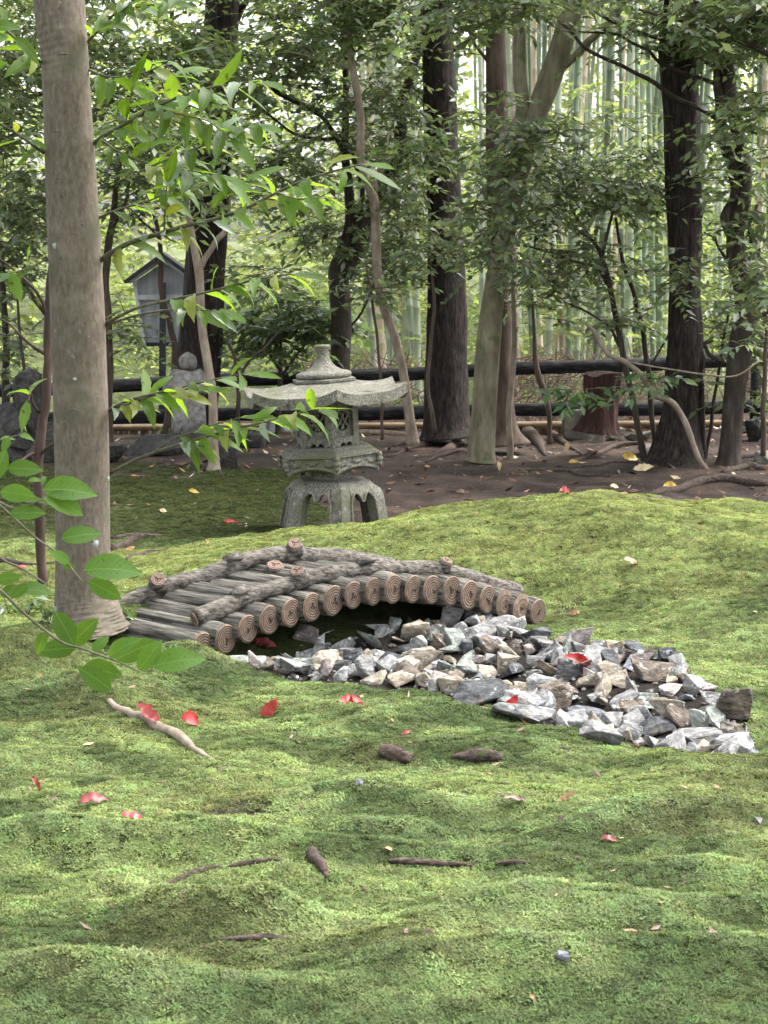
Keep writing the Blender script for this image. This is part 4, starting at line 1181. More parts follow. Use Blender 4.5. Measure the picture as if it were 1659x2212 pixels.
def tree(name, label, cat, d, trunk, bark, limbs=(), clusters=(), sides=16, amp=.10, kf=3.0, group=None, crown_kw=None, wob=.0, seed=0, roots=(), extra=(), leaf='leaf_mid'):
    p0 = P(trunk[0][0], trunk[0][1], d)
    p0[2] = min(p0[2], float(H(p0[0], p0[1])))
    root = thing(name, label, cat, p0, group)
    a = px_path(trunk, d, 6, wob, seed)
    V_, T_, Q_ = tube(a[:, :3], a[:, 3], sides, bark_relief(seed, amp, kf))
    tk = part('trunk', MB().add(V_, T_, Q_), [M[bark]], root)
    for i, lb in enumerate(limbs):
        b = px_path(lb, d, 5, .02, seed + i * 3.1)
        V_, T_, Q_ = tube(b[:, :3], b[:, 3], 8, bark_relief(seed + i, amp * .8, 2))
        part('limb', MB().add(V_, T_, Q_), [M[bark]], root)
    for r in roots: strand(r[0], r[1], .25, 'root', 9, parent=root, seed=seed, name='root')
    if clusters:
        cm = crown_mesh(clusters, **(crown_kw or {}))
        part('crown', cm, [M[leaf], M['twig']], root, use_col=True)
    return root

# ------------------------------------------------------------------ the wood behind
up_ = lambda x, y, z, n, r=1.6: ('w', x, y, z, r, r, .9, int(n * .5))
tree('cedar_tree', 'tall dark cedar trunk beside the gabled sign box, behind the old lantern', 'tree', 15.3,
     [(410, 955, 128), (415, 925, 108), (428, 800, 98), (440, 640, 88), (452, 480, 84), (462, 300, 82), (474, 120, 76), (482, 0, 70), (488, -250, 62), (490, -700, 46), (492, -1100, 24)],
     'bark_cedar', [[(478, 90, 22), (520, 30, 16), (560, -40, 10)], [(470, 200, 10), (400, 160, 6), (330, 170, 3)], [(486, -300, 24), (700, -450, 16), (900, -500, 8)], [(488, -380, 22), (300, -520, 14), (150, -560, 8)]],
     [up_(-1.3, 14.8, 6.4, 260, 2.0), up_(-2.6, 14, 5.6, 160), (500, -120, 230, 120, 14.6, .8, 90)], sides=22, amp=.10, kf=4, seed=3)
tree('cedar_tree', 'thick dark cedar trunk rising behind the lantern between the forked tree and the leaning trunk', 'tree', 14.8,
     [(968, 945, 130), (966, 910, 100), (965, 780, 88), (966, 640, 80), (962, 450, 72), (950, 220, 68), (945, 60, 64), (943, -60, 60), (940, -500, 46), (938, -1000, 24)],
     'bark_cedar', [[(948, 140, 12), (1010, 90, 8), (1100, 60, 5)], [(941, -350, 22), (1100, -470, 14), (1300, -520, 8)], [(941, -420, 22), (800, -560, 14), (650, -600, 8)]],
     [up_(.6, 14.2, 6.2, 260, 2.0), up_(1.8, 13.2, 5.4, 150), (960, -100, 220, 100, 14, .8, 80)], sides=22, amp=.12, kf=4, seed=8,
     roots=[([(1000, 925), (1060, 940), (1120, 960)], [36, 24, 10]), ([(940, 935), (890, 950), (850, 965)], [30, 18, 8])])
tree('cedar_tree', 'dark cedar with flared foot, a black crack and a broken lopped top', 'tree', 13.5,
     [(1462, 1018, 150), (1465, 985, 112), (1470, 900, 82), (1480, 760, 72), (1482, 600, 66), (1478, 420, 68), (1472, 250, 74), (1468, 130, 82), (1466, 96, 84), (1466, 88, 60)],
     'bark_cedar', [[(1440, 110, 26), (1432, 60, 16), (1440, -30, 10)], [(1495, 110, 24), (1500, 40, 18), (1505, -60, 12), (1510, -500, 10)], [(1500, 740, 30), (1512, 800, 22), (1510, 860, 18), (1512, 990, 24)]],
     [(1490, -60, 130, 60, 13.2, .5, 60), up_(2.2, 12.8, 4.8, 180, 1.3)], sides=22, amp=.22, kf=2.6, seed=5)
tree('dark_tree', 'straight dark trunk with buttress roots directly behind the leaning olive trunk', 'tree', 14.3,
     [(1088, 960, 120), (1086, 925, 70), (1084, 850, 52), (1080, 700, 46), (1076, 450, 44), (1072, 200, 46), (1070, 40, 44), (1068, -200, 40), (1066, -700, 26)],
     'bark_brown', [[(1068, -150, 18), (1150, -250, 12), (1250, -280, 6)], [(1072, 160, 8), (1030, 100, 6), (1000, 30, 4)]],
     [(1080, -100, 200, 110, 14, .7, 90), up_(.9, 14, 5.5, 150)], sides=14, amp=.14, kf=3, seed=12,
     roots=[([(1090, 905), (1120, 930), (1160, 955), (1180, 985)], [44, 46, 30, 3]), ([(1100, 895), (1160, 920), (1220, 960), (1270, 985)], [20, 22, 16, 3]), ([(1070, 915), (1010, 945), (960, 975), (900, 990)], [30, 26, 16, 3])])
tree('leaning_tree', 'smooth olive grey leaning trunk that forks high above the bare soil', 'tree', 13.6,
     [(1038, 998, 72), (1040, 975, 60), (1046, 880, 55), (1056, 740, 52), (1070, 620, 46), (1098, 470, 46), (1120, 380, 46), (1142, 300, 44), (1160, 245, 46), (1185, 180, 48), (1210, 110, 46), (1232, 30, 46), (1250, -60, 44), (1290, -400, 34), (1320, -800, 18)],
     'bark_olive', [[(1118, 385, 30), (1122, 300, 30), (1124, 200, 30), (1120, 100, 28), (1116, 20, 26), (1112, -100, 24), (1105, -500, 14)], [(1192, 165, 22), (1240, 120, 18), (1280, 80, 16), (1330, 30, 12), (1370, -30, 10)],
                    [(1130, 330, 6), (1060, 280, 5), (990, 250, 3)], [(1080, 560, 5), (1020, 480, 4), (960, 440, 3)]],
     [(1090, 300, 120, 120, 13.2, .5, 60), (1090, 455, 100, 120, 13.0, .4, 70), (1130, 560, 110, 50, 13.2, .4, 36), (1300, -40, 200, 100, 13.4, .8, 60), up_(1.2, 13.4, 5.0, 140)], sides=18, amp=.06, seed=21, crown_kw=dict(mul=.8))
tree('crooked_tree', 'dark crooked double stemmed tree twisting up beside the lopped cedar', 'tree', 13.3,
     [(1572, 1010, 66), (1576, 975, 50), (1588, 850, 46), (1602, 740, 48), (1612, 680, 46), (1608, 610, 48), (1594, 560, 44), (1590, 500, 34), (1606, 430, 32), (1608, 370, 28), (1592, 280, 28), (1580, 220, 32), (1572, 150, 30), (1566, 80, 26), (1558, -20, 22), (1552, -300, 14)],
     'bark_dark', [[(1596, 570, 26), (1572, 480, 24), (1586, 420, 20), (1588, 370, 24), (1574, 330, 22), (1562, 270, 24), (1556, 200, 22), (1552, 130, 14), (1530, 60, 10), (1500, 10, 8)],
                   [(1570, 275, 12), (1520, 240, 11), (1470, 218, 10), (1395, 170, 9), (1340, 140, 8), (1270, 105, 8), (1210, 52, 6), (1150, 30, 4)],
                   [(1565, 190, 10), (1490, 160, 8), (1440, 140, 8), (1390, 105, 7), (1330, 75, 6), (1250, 70, 4)], [(1552, 150, 8), (1450, 95, 8), (1360, 60, 7), (1270, 20, 5), (1200, -10, 4)],
                   [(1600, 560, 10), (1640, 558, 9), (1700, 560, 8)], [(1606, 600, 16), (1636, 585, 12), (1630, 620, 9), (1622, 700, 8)], [(1590, 790, 12), (1540, 770, 10), (1520, 745, 8), (1540, 735, 6)],
                   [(1612, 640, 14), (1625, 560, 12), (1618, 500, 9), (1640, 440, 6)], [(1568, 560, 8), (1545, 520, 5), (1520, 500, 3)]],
     [(1600, 60, 130, 110, 13.2, .5, 110), (1620, 330, 90, 120, 13.2, .4, 50), (1640, 480, 60, 60, 13.1, .3, 20), (1400, 60, 160, 70, 13.2, .4, 22), (1480, 590, 40, 60, 12.9, .15, 14), (1600, -100, 200, 100, 13, .7, 80), up_(2.4, 12.6, 4.2, 100, 1.2)], sides=14, amp=.12, kf=2.5, seed=31)
tree('forked_tree', 'dark gnarled tree forking low right behind the lantern finial'.replace('right ', ''), 'tree', 15.2,
     [(738, 960, 56), (737, 900, 46), (736, 800, 42), (738, 700, 40), (736, 640, 44), (732, 585, 44), (742, 545, 32), (756, 480, 24), (752, 400, 20), (745, 320, 16), (748, 200, 14), (744, 100, 12), (740, -40, 10)],
     'bark_dark', [[(745, 600, 34), (775, 530, 36), (800, 470, 36), (822, 410, 34), (850, 370, 30), (862, 320, 28), (866, 250, 24), (875, 200, 22), (895, 140, 20), (905, 80, 16), (915, -40, 12)],
                   [(826, 405, 14), (846, 385, 18), (872, 345, 14)], [(760, 560, 16), (775, 480, 12), (780, 400, 10), (760, 330, 8)], [(880, 490, 7), (820, 590, 6), (770, 690, 5), (740, 730, 4)],
                   [(745, 330, 12), (700, 260, 9), (640, 220, 12), (590, 190, 12), (585, 160, 16), (600, 120, 8), (660, 90, 5)], [(750, 290, 8), (690, 300, 7), (620, 280, 6), (560, 230, 4)]],
     [(640, 130, 170, 140, 15, .7, 170), (620, 330, 140, 150, 15.2, .6, 110), (830, 200, 130, 190, 15, .7, 150), (880, 420, 90, 120, 14.6, .5, 80), (700, 480, 110, 90, 15.4, .6, 60), (850, 560, 90, 60, 14.8, .5, 40), (650, -60, 250, 80, 15, .9, 100), up_(-.4, 15, 5, 100)],
     sides=14, amp=.16, kf=2.5, seed=44)
tree('slender_tree', 'slender pale grey trunk bowing up from the soil beside the thick cedar', 'tree', 14.2,
     [(892, 962, 30), (885, 905, 22), (870, 800, 20), (850, 720, 19), (828, 660, 20), (815, 590, 20), (812, 500, 20), (808, 430, 20), (790, 390, 18), (778, 330, 17), (780, 270, 17), (772, 200, 15), (758, 120, 14), (752, 40, 12), (748, -60, 11), (730, -300, 6)],
     'bark_pale', [[(806, 425, 10), (830, 330, 6), (850, 280, 4)], [(762, 150, 6), (700, 130, 4), (620, 110, 3)]],
     [(760, 60, 160, 90, 14, .4, 90), (900, 290, 70, 60, 14, .3, 30), (700, -80, 200, 60, 14, .5, 60)], sides=12, amp=.06, seed=51, crown_kw=dict(tone=(1.05, 1.1, .9)))
tree('forked_sapling', 'pale brown sapling forking like a Y in front of the dark cedar', 'sapling', 13.0,
     [(462, 1018, 34), (463, 995, 24), (461, 950, 20), (460, 860, 19), (448, 780, 19), (436, 700, 18), (432, 620, 18), (428, 578, 20), (418, 530, 15), (412, 490, 13), (402, 440, 11), (396, 350, 9), (390, 250, 6)],
     'bark_pale', [[(430, 585, 14), (455, 545, 12), (474, 512, 12), (488, 478, 9), (500, 430, 6), (520, 380, 4)]],
     [(430, 330, 120, 120, 12.8, .4, 50), (330, 250, 110, 120, 12.6, .4, 50)], sides=12, amp=.08, seed=55,
     roots=[([(455, 1010), (438, 1016), (424, 1022)], [14, 8, 4]), ([(468, 1012), (478, 1024), (486, 1032)], [12, 8, 3]), ([(470, 1008), (500, 1015), (540, 1022)], [10, 7, 3])], crown_kw=dict(tone=(1.1, 1.15, .9)))
tree('evergreen_shrub', 'dark leafy evergreen shrub behind the lantern roof', 'shrub', 15.6,
     [(600, 950, 14), (602, 880, 12), (606, 800, 10), (604, 700, 8), (600, 640, 4)], 'bark_dark', [[(604, 820, 8), (650, 760, 5), (690, 720, 3)], [(604, 800, 6), (560, 740, 5), (530, 700, 3)]],
     [(610, 720, 85, 60, 15.4, .3, 55), (690, 700, 70, 55, 15.5, .3, 40), (540, 690, 50, 50, 15.6, .3, 16), (590, 640, 60, 40, 15.6, .3, 14)], sides=8, seed=61, crown_kw=dict(tone=(.75, .85, .75), L=.09, W=.04))
# thin saplings
SG = 'thin saplings among the big trunks'
sap = [
    (13.9, [(1104, 1008, 14), (1102, 960, 14), (1100, 880, 13), (1108, 800, 12), (1112, 720, 10), (1110, 640, 9), (1106, 560, 7), (1100, 420, 5)], 'bark_pale', 'straight pale brown sapling in front of the buttress roots', [(1110, 500, 70, 60, 13.8, .3, 20)], []),
    (13.6, [(1396, 1006, 16), (1385, 960, 14), (1370, 880, 13), (1350, 790, 14), (1335, 700, 13), (1318, 620, 12), (1300, 560, 10), (1280, 520, 8), (1250, 500, 5)], 'bark_dark', 'dark leaning sapling whose top sprays over the bamboo', [(1230, 420, 130, 90, 13.6, .5, 66), (1200, 300, 90, 70, 13.5, .4, 40), (1330, 350, 110, 110, 13.7, .4, 60), (1260, 560, 120, 50, 13.6, .4, 34)],
     [[(1318, 620, 9), (1290, 580, 7), (1240, 565, 6), (1180, 545, 5), (1130, 530, 4)], [(1300, 560, 8), (1320, 470, 6), (1340, 390, 4)], [(1280, 520, 6), (1230, 440, 5), (1200, 350, 3)], [(1345, 760, 7), (1300, 690, 5), (1230, 655, 4)]]),
    (13.9, [(1420, 985, 12), (1408, 900, 11), (1400, 800, 11), (1385, 700, 11), (1365, 620, 10), (1345, 560, 8), (1330, 470, 6)], 'bark_dark', 'thin dark sapling just behind the lopped cedar foot', [(1400, 420, 90, 90, 13.9, .4, 40), (1360, 690, 70, 30, 13.7, .3, 16)], [[(1400, 800, 5), (1440, 730, 4), (1450, 690, 3)]]),
    (14.2, [(1188, 960, 12), (1186, 900, 12), (1172, 840, 14), (1160, 800, 13), (1156, 720, 8), (1150, 600, 6), (1158, 480, 4)], 'bark_brown', 'kinked brown sapling growing between buttress root and boulders', [(1190, 640, 60, 50, 14, .3, 20)], []),
    (14.0, [(940, 935, 10), (925, 840, 9), (930, 760, 8), (938, 660, 7), (930, 560, 5)], 'bark_brown', 'thin brown sapling against the thick cedar trunk', [(950, 540, 80, 60, 13.9, .2, 26)], []),
    (14.0, [(826, 950, 7), (824, 860, 7), (818, 760, 6), (806, 660, 6), (790, 560, 4)], 'bark_brown', 'very thin brown stem standing behind the lantern eave', [(800, 620, 60, 40, 14, .3, 10)], []),
    (13.8, [(1494, 1000, 9), (1500, 880, 9), (1494, 760, 8), (1498, 600, 7), (1504, 420, 6)], 'bark_brown', 'thin brown stem hugging the lopped cedar trunk', [(1520, 420, 50, 80, 13.6, .3, 24)], []),
    (13.6, [(1522, 1000, 9), (1535, 920, 8), (1550, 820, 7), (1565, 720, 6), (1580, 640, 4)], 'bark_dark', 'thin dark stem leaning to the crooked tree', [(1560, 700, 70, 60, 13.6, .3, 30), (1545, 820, 50, 40, 13.5, .2, 12)], []),
    (13.2, [(1648, 985, 12), (1650, 880, 11), (1654, 760, 9), (1658, 640, 7)], 'bark_brown', 'thin brown stem beyond the crooked tree at the frame edge', [(1640, 760, 60, 80, 13.4, .3, 34), (1620, 880, 50, 40, 13.3, .2, 16)], []),
    (15.0, [(352, 940, 16), (364, 900, 14), (372, 840, 14), (378, 770, 14), (368, 700, 13), (352, 650, 12), (348, 590, 12), (346, 520, 10), (330, 460, 8), (300, 420, 6)], 'bark_brown', 'wavy brown sapling in front of the gabled sign box', [(300, 400, 100, 90, 14.9, .4, 40)], [[(346, 520, 6), (310, 480, 5), (270, 430, 3)]]),
    (14.6, [(236, 985, 26), (232, 900, 22), (236, 800, 20), (234, 700, 18), (228, 600, 17), (240, 500, 16), (250, 420, 12), (262, 340, 9)], 'bark_brown', 'mid brown stem just beside the big tan trunk', [(270, 300, 120, 110, 14.4, .5, 60), (290, 700, 70, 60, 14.6, .4, 26)], [[(240, 500, 10), (268, 440, 8), (285, 390, 6)]]),
    (14.6, [(12, 960, 20), (14, 860, 18), (12, 740, 16), (6, 620, 14), (2, 520, 10)], 'bark_dark', 'dark stem by the tall craggy rock at the frame edge', [(50, 560, 90, 90, 14.6, .4, 50), (30, 760, 70, 60, 14.4, .3, 20)], []),
    (14.0, [(62, 970, 9), (58, 880, 8), (50, 780, 7), (40, 700, 6), (34, 600, 4)], 'bark_dark', 'thin dark stem behind the tall craggy rock', [(60, 440, 100, 90, 14, .4, 50)], []),
    (14.2, [(512, 960, 12), (516, 880, 10), (512, 820, 9), (506, 775, 7), (490, 730, 5)], 'bark_dark', 'small dark forked stem behind the leafy branch', [(560, 620, 70, 50, 14.3, .3, 16)], [[(512, 822, 7), (545, 780, 6), (580, 740, 5), (620, 700, 3)]]),
]
for i, (d, path, bk, lb, cl, lm) in enumerate(sap):
    tree('sapling', lb, 'sapling', d, path, bk, lm, cl, sides=9, amp=.10, seed=70 + 3 * i, wob=.006, group=SG)
# foliage trees whose trunks hide behind the tan trunk or stand outside the frame
tree('evergreen_tree', 'spreading evergreen whose dense leaves fill the gap behind the tan trunk', 'tree', 14.8,
     [(-120, 980, 60), (-115, 800, 52), (-100, 600, 48), (-90, 400, 44), (-80, 200, 36), (-80, -200, 22)], 'bark_brown',
     [[(-100, 620, 24), (-20, 570, 18), (40, 500, 14), (75, 440, 10)], [(-95, 420, 20), (20, 445, 16), (60, 436, 15), (96, 425, 10)], [(-95, 480, 20), (0, 455, 14), (40, 462, 14), (90, 420, 12)], [(-90, 300, 20), (60, 215, 12), (180, 180, 8), (330, 120, 5)], [(-90, 680, 14), (20, 600, 12), (70, 640, 10), (110, 690, 8)]],
     [(40, 200, 150, 180, 14.4, .7, 170), (250, 100, 200, 130, 14.2, .7, 170), (420, 160, 130, 130, 14.2, .6, 90), (60, 400, 130, 90, 14.6, .5, 50), (360, 300, 110, 80, 14, .5, 36), (100, -80, 300, 100, 14, .9, 140), up_(-3, 14, 4.6, 160, 1.5)], seed=120, leaf='leaf_mid', crown_kw=dict(tone=(1.1, 1.1, .95)))
tree('evergreen_tree', 'evergreen with leafy boughs drooping across the top before the bamboo', 'tree', 12.4,
     [(1960, 1040, 60), (1950, 800, 52), (1940, 400, 46), (1930, 0, 40), (1925, -300, 28)], 'bark_dark',
     [[(1940, 300, 24), (1800, 180, 18), (1650, 110, 12), (1520, 60, 8), (1380, 20, 5)], [(1935, 60, 22), (1700, -60, 16), (1400, -100, 10), (1100, -110, 6)], [(1945, 560, 18), (1800, 620, 12), (1650, 680, 8)]],
     [(1640, 60, 110, 80, 12.3, .4, 80), (1500, 20, 140, 50, 12.3, .4, 22), (1200, -30, 260, 60, 12.5, .5, 60), (1640, 620, 60, 120, 12.6, .4, 50), (1630, 230, 70, 60, 12.5, .3, 24), (1000, 10, 160, 60, 12.6, .4, 50), up_(3.2, 12, 3.9, 120, 1.2)], seed=130, crown_kw=dict(L=.085, W=.034))
# pale fallen branch leaning in front of the cedar
def limb_thing(name, label, cat, d, path, bark, sides=9, seed=0, subs=()):
    a = px_path(path, d, 6, .004, seed)
    o = thing(name, label, cat, a[0][:3])
    V_, T_, Q_ = tube(a[:, :3], a[:, 3], sides, bark_relief(seed, .12, 2.4, 6))
    part('stem', MB().add(V_, T_, Q_), [M[bark]], o)
    for sp in subs:
        b = px_path(sp, d, 5, 0); V_, T_, Q_ = tube(b[:, :3], b[:, 3], 7); part('side_twig', MB().add(V_, T_, Q_), [M[bark]], o)
    return o
fb_ = limb_thing('bowed_sapling', 'long bare pale bowed branch rooted at the foot of the lopped cedar', 'branch', 13.1,
           [(1532, 1022, 11), (1512, 992, 12), (1490, 940, 13), (1474, 900, 13), (1450, 868, 14), (1412, 850, 13), (1388, 812, 12), (1352, 782, 11), (1315, 766, 10), (1298, 745, 10), (1282, 715, 8), (1268, 700, 5)], 'bark_pale', 9, 7,
           [[(1430, 858, 9), (1420, 838, 7), (1412, 828, 4)], [(1280, 712, 5), (1262, 722, 4), (1245, 700, 3)], [(1350, 780, 4), (1400, 790, 4), (1460, 800, 4), (1530, 810, 4), (1590, 812, 4), (1640, 780, 4)]])
frond = crown_mesh([(1262, 842, 40, 12, 13.0, .06, 5), (1320, 846, 50, 12, 13.0, .08, 8), (1400, 818, 40, 16, 13.0, .08, 7)], L=.10, W=.036, nleaf=12, tone=(.8, 1.05, .9), tl_=(.2, .35))
part('foliage', frond, [M['leaf_mid'], M['twig']], fb_, use_col=True)

# broken red stump
sp = px_path([(1292, 935, 104), (1294, 915, 84), (1298, 870, 72), (1300, 830, 74), (1302, 806, 76)], 14.0, 6)
stump = thing('tree_stump', 'broken rotten red brown tree stump among boulders by the rail fence', 'stump', sp[0][:3])
def st_rel(a, s, i):
    return .86 + .3 * np.abs(noise2(a * 3 + 2, np.full_like(a, s * 3), 1)) - .22 * np.exp(-((a - 5.2) / .35) ** 2)
V_, T_, Q_ = tube(sp[:, :3], sp[:, 3], 26, st_rel, cap=True)
top = V_[:, 2] > sp[-1][2] - .02
V_[top, 2] += .03 * noise2(V_[top, 0] * 14, V_[top, 1] * 14, 1)
part('trunk', MB().add(V_, T_, Q_), [M['rotten']], stump, smooth=False)

# ------------------------------------------------------------------ fences
fence = thing('rail_fence', 'low fence of two thick charred log rails running behind the trunks', 'fence', P(830, 945, 15.6))
def fence_d(px): return 16.2 - 1.3 * px / 1659
for ya, yb, w in ((843, 775, 29), (905, 878, 29)):
    pts = np.array([[*P(px, ya + (yb - ya) * px / 1659 + 2 * math.sin(px * .01), fence_d(px)), w * fence_d(px) / F / 2] for px in np.linspace(-260, 1950, 24)])
    V_, T_, Q_ = tube(pts[:, :3], pts[:, 3], 14, bark_relief(ya, .10, 3, 2))
    part('rail', MB().add(V_, T_, Q_), [M['charred']], fence)
for px in (-200, 40, 420, 960, 1085, 1475, 1630, 1850):
    q = P(px, 940, fence_d(px) + .13); z0 = float(H(q[0], q[1])) - .1
    t = P(px, 843 - 68 * px / 1659 - 22, fence_d(px) + .13)[2]
    V_, T_, Q_ = tube([[q[0], q[1], z0], [q[0], q[1], (z0 + t) / 2], [q[0], q[1], t]], [.04, .04, .038], 12, bark_relief(px, .1, 3, 2))
    part('post', MB().add(V_, T_, Q_), [M['charred']], fence)
bf = thing('bamboo_fence', 'knee high fence of split bamboo slats tied under a tan pole', 'fence', P(830, 945, 15.9))
pts = np.array([[*P(px, 926 - 12 * px / 1659, fence_d(px) + .28), .026] for px in np.linspace(-260, 1950, 24)])
V_, T_, Q_ = tube(pts[:, :3], pts[:, 3], 10, lambda a, s, i: np.full_like(a, 1 + .06 * (abs((s % .45) - .2) < .012)))
part('pole', MB().add(V_, T_, Q_), [M['bamboo_pole']], bf)
b_ = MB().box(-.019, -.006, 0, .019, .006, 1)
slat_mesh = make_mesh('slat', b_.V[0], quads=b_.Q[0], mats=[M['bamboo_slat']], smooth=False)
base = wloc(bf)
for px in np.arange(-120, 1780, 11.2):
    d = fence_d(px) + .33
    q = P(px + tr.normal(0, 1.2), 930, d); z0 = float(H(q[0], q[1])) - .15; t = P(px, 921 - 12 * px / 1659, d)[2] + tr.normal(0, .012)
    o = link('slat', slat_mesh, bf, np.array([q[0], q[1], z0]) - base, (tr.normal(0, .02), tr.normal(0, .03), tr.normal(0, .3))); o.scale = (1, 1, t - z0)
# brushwood behind the rails
mb = MB()
for _ in range(1500):
    px = tr.choice([tr.uniform(1100, 1520), tr.uniform(620, 935), tr.uniform(1500, 1680)], p=[.62, .3, .08])
    d = fence_d(px) + tr.uniform(.45, .9)
    q = P(px, tr.uniform(775, 960), d)
    dv = nrmz(np.array([tr.normal(0, .9), tr.normal(0, .4), tr.normal(.35, .6)])); ln = tr.uniform(.12, .34); r = tr.uniform(.003, .007)
    s_ = nrmz(np.cross(dv, [0, 1, .1])) * r
    e = q + dv * ln
    mb.add([q - s_, q + s_, q + [0, -r, 0], e], tris=[(0, 1, 3), (1, 2, 3), (2, 0, 3)])
o = link('brushwood', mb.mesh('brushwood', [M['brush']], False)); o['kind'] = 'stuff'
# white cloth showing behind the bamboo fence
q = P(612, 956, fence_d(612) + .17)
u = np.linspace(0, 1, 22); v = np.linspace(0, 1, 10)
Vc = [[q[0] + (a - .5) * .24 * (1.0 + .25 * (1 - b)), q[1] + .035 * math.sin(a * 17 + b) * (1.2 - b) + .02 * math.sin(a * 31), q[2] - .02 + b * .34] for b in v for a in u]
Vc2 = [[x, y + .012, z] for x, y, z in Vc]
n_ = len(Vc)
qs = [(j * 22 + i, j * 22 + i + 1, (j + 1) * 22 + i + 1, (j + 1) * 22 + i) for j in range(9) for i in range(21)]
o = link('hanging_cloth', make_mesh('hanging_cloth', np.vstack([Vc, Vc2]) - q, quads=qs + [tuple(n_ + k for k in f[::-1]) for f in qs], mats=[M['white_cloth']]), None, q)
tag(o, 'folded white cloth hung on the bamboo fence beside the six-sided lantern', 'cloth')

# ------------------------------------------------------------------ gabled sign box on a post
SD = 17.0; sc_ = SD / F
sb = thing('sign_box', 'grey boarded sign box with a dark gabled roof on a dark post', 'sign', P(354, 960, SD))
def spt(px, py, dy=0.0):
    return P(px, py, SD) + [0, dy, 0]
def slab(poly, y0, y1):
    a = np.array([spt(px, py, y0) for px, py in poly]); b = np.array([spt(px, py, y1) for px, py in poly]); n = len(poly)
    return np.vstack([a, b]), [list(range(n)), [n + k for k in range(n)][::-1]] + [[k, n + k, n + (k + 1) % n, (k + 1) % n] for k in range(n)]
def sp_(name, poly, y0, y1, m):
    V_, F_ = slab(poly, y0, y1); return part(name, MB().add(V_, faces=F_), [M[m]], sb, smooth=False)
cx_, yb_ = 352, 748
for k, (a0, a1) in enumerate(((-1, -.34), (-.33, .33), (.34, 1))):
    sp_('board', [(cx_ + a0 * 56, 648), (cx_ + a1 * 56, 648), (cx_ + a1 * 35, yb_ - 8), (cx_ + a0 * 35, yb_ - 8)], .02 + .004 * (k == 1), .06, 'board_grey')
sp_('gable_board', [(cx_ - 58, 606), (cx_, 566), (cx_ + 58, 606), (cx_ + 57, 637), (cx_ - 57, 637)], .02, .06, 'board_grey')
sp_('crossbar', [(cx_ - 58, 637), (cx_ + 58, 637), (cx_ + 57, 647), (cx_ - 57, 647)], -.005, .05, 'board_trim')
sp_('side_trim', [(cx_ - 66, 606), (cx_ - 58.5, 606), (cx_ - 36, yb_), (cx_ - 42, yb_)], -.01, .10, 'board_trim')
sp_('side_trim', [(cx_ + 58.5, 606), (cx_ + 66, 606), (cx_ + 42, yb_), (cx_ + 36, yb_)], -.01, .10, 'board_trim')
sp_('bottom_trim', [(cx_ - 36, yb_ - 8), (cx_ + 36, yb_ - 8), (cx_ + 35, yb_), (cx_ - 35, yb_)], -.008, .09, 'roof_dark')
sp_('roof_trim', [(cx_ - 74, 606), (cx_, 555), (cx_, 565), (cx_ - 70, 613)], -.03, -.012, 'board_trim')
sp_('roof_trim', [(cx_, 555), (cx_ + 74, 606), (cx_ + 70, 613), (cx_, 565)], -.03, -.012, 'board_trim')
sp_('roof', [(cx_ - 84, 607), (cx_, 545), (cx_, 555), (cx_ - 78, 612)], -.09, .18, 'roof_dark')
sp_('roof', [(cx_, 545), (cx_ + 84, 607), (cx_ + 78, 612), (cx_, 555)], -.09, .18, 'roof_dark')
sp_('post', [(cx_ - 5, 610), (cx_ + 7, 610), (cx_ + 8, 965), (cx_ - 8, 965)], -.07, -.012, 'roof_dark')

# ------------------------------------------------------------------ bamboo grove
def culm_mesh(mat_, seed):
    r_ = np.random.default_rng(seed); z, prof = -.3, []
    while z < 9:
        L_ = r_.uniform(.24, .34); t = 1 - .55 * max(z, 0) / 9
        prof += [(z, t * 1.10), (z + .014, t * 1.10), (z + .02, t * .98), (z + L_ - .012, t)]
        z += L_
    zs = np.array([p[0] for p in prof]); rs = np.array([p[1] for p in prof])
    bend = .9 * (np.maximum(zs, 0) / 9) ** 2.4
    V_, T_, Q_ = tube(np.stack([bend, zs * 0, zs], 1), rs * .05, 9)
    return make_mesh('culm', V_, tris=T_, quads=Q_, mats=[mat_])
def bam(name, a, b, node):
    m, nt, out = new_mat(name); L = nt.links
    oi = nt.nodes.new('ShaderNodeObjectInfo'); tc = nt.nodes.new('ShaderNodeTexCoord')
    mp = N(nt, 'ShaderNodeMapping'); mp.inputs['Scale'].default_value = (14, 14, 1.4); L.new(tc.outputs['Object'], mp.inputs[0])
    nz = N(nt, 'ShaderNodeTexNoise', Scale=1.0, Detail=5.0); L.new(mp.outputs[0], nz.inputs['Vector'])
    c = mixc(nt, ramp(nt, nz.outputs['Fac'], [(.42, (0, 0, 0)), (.62, (1, 1, 1))]), a, b)
    br = N(nt, 'ShaderNodeMapRange'); br.inputs['To Min'].default_value = .65; br.inputs['To Max'].default_value = 1.35; L.new(oi.outputs['Random'], br.inputs[0])
    s = N(nt, 'ShaderNodeVectorMath', _operation='SCALE'); L.new(c, s.inputs[0]); L.new(br.outputs[0], s.inputs['Scale'])
    p = N(nt, 'ShaderNodeBsdfPrincipled', Roughness=.5); L.new(s.outputs[0], p.inputs['Base Color']); L.new(p.outputs[0], out.inputs[0])
    return m
kinds = {'green': bam('bamboo_green', (.095, .145, .080), (.16, .20, .12), None), 'pale grey green': bam('bamboo_pale', (.24, .285, .19), (.36, .39, .28), None), 'straw coloured': bam('bamboo_straw', (.33, .26, .185), (.43, .36, .27), None)}
culms = {k: [culm_mesh(m, 5 + i + 10 * j) for i in range(2)] for j, (k, m) in enumerate(kinds.items())}
fol = []
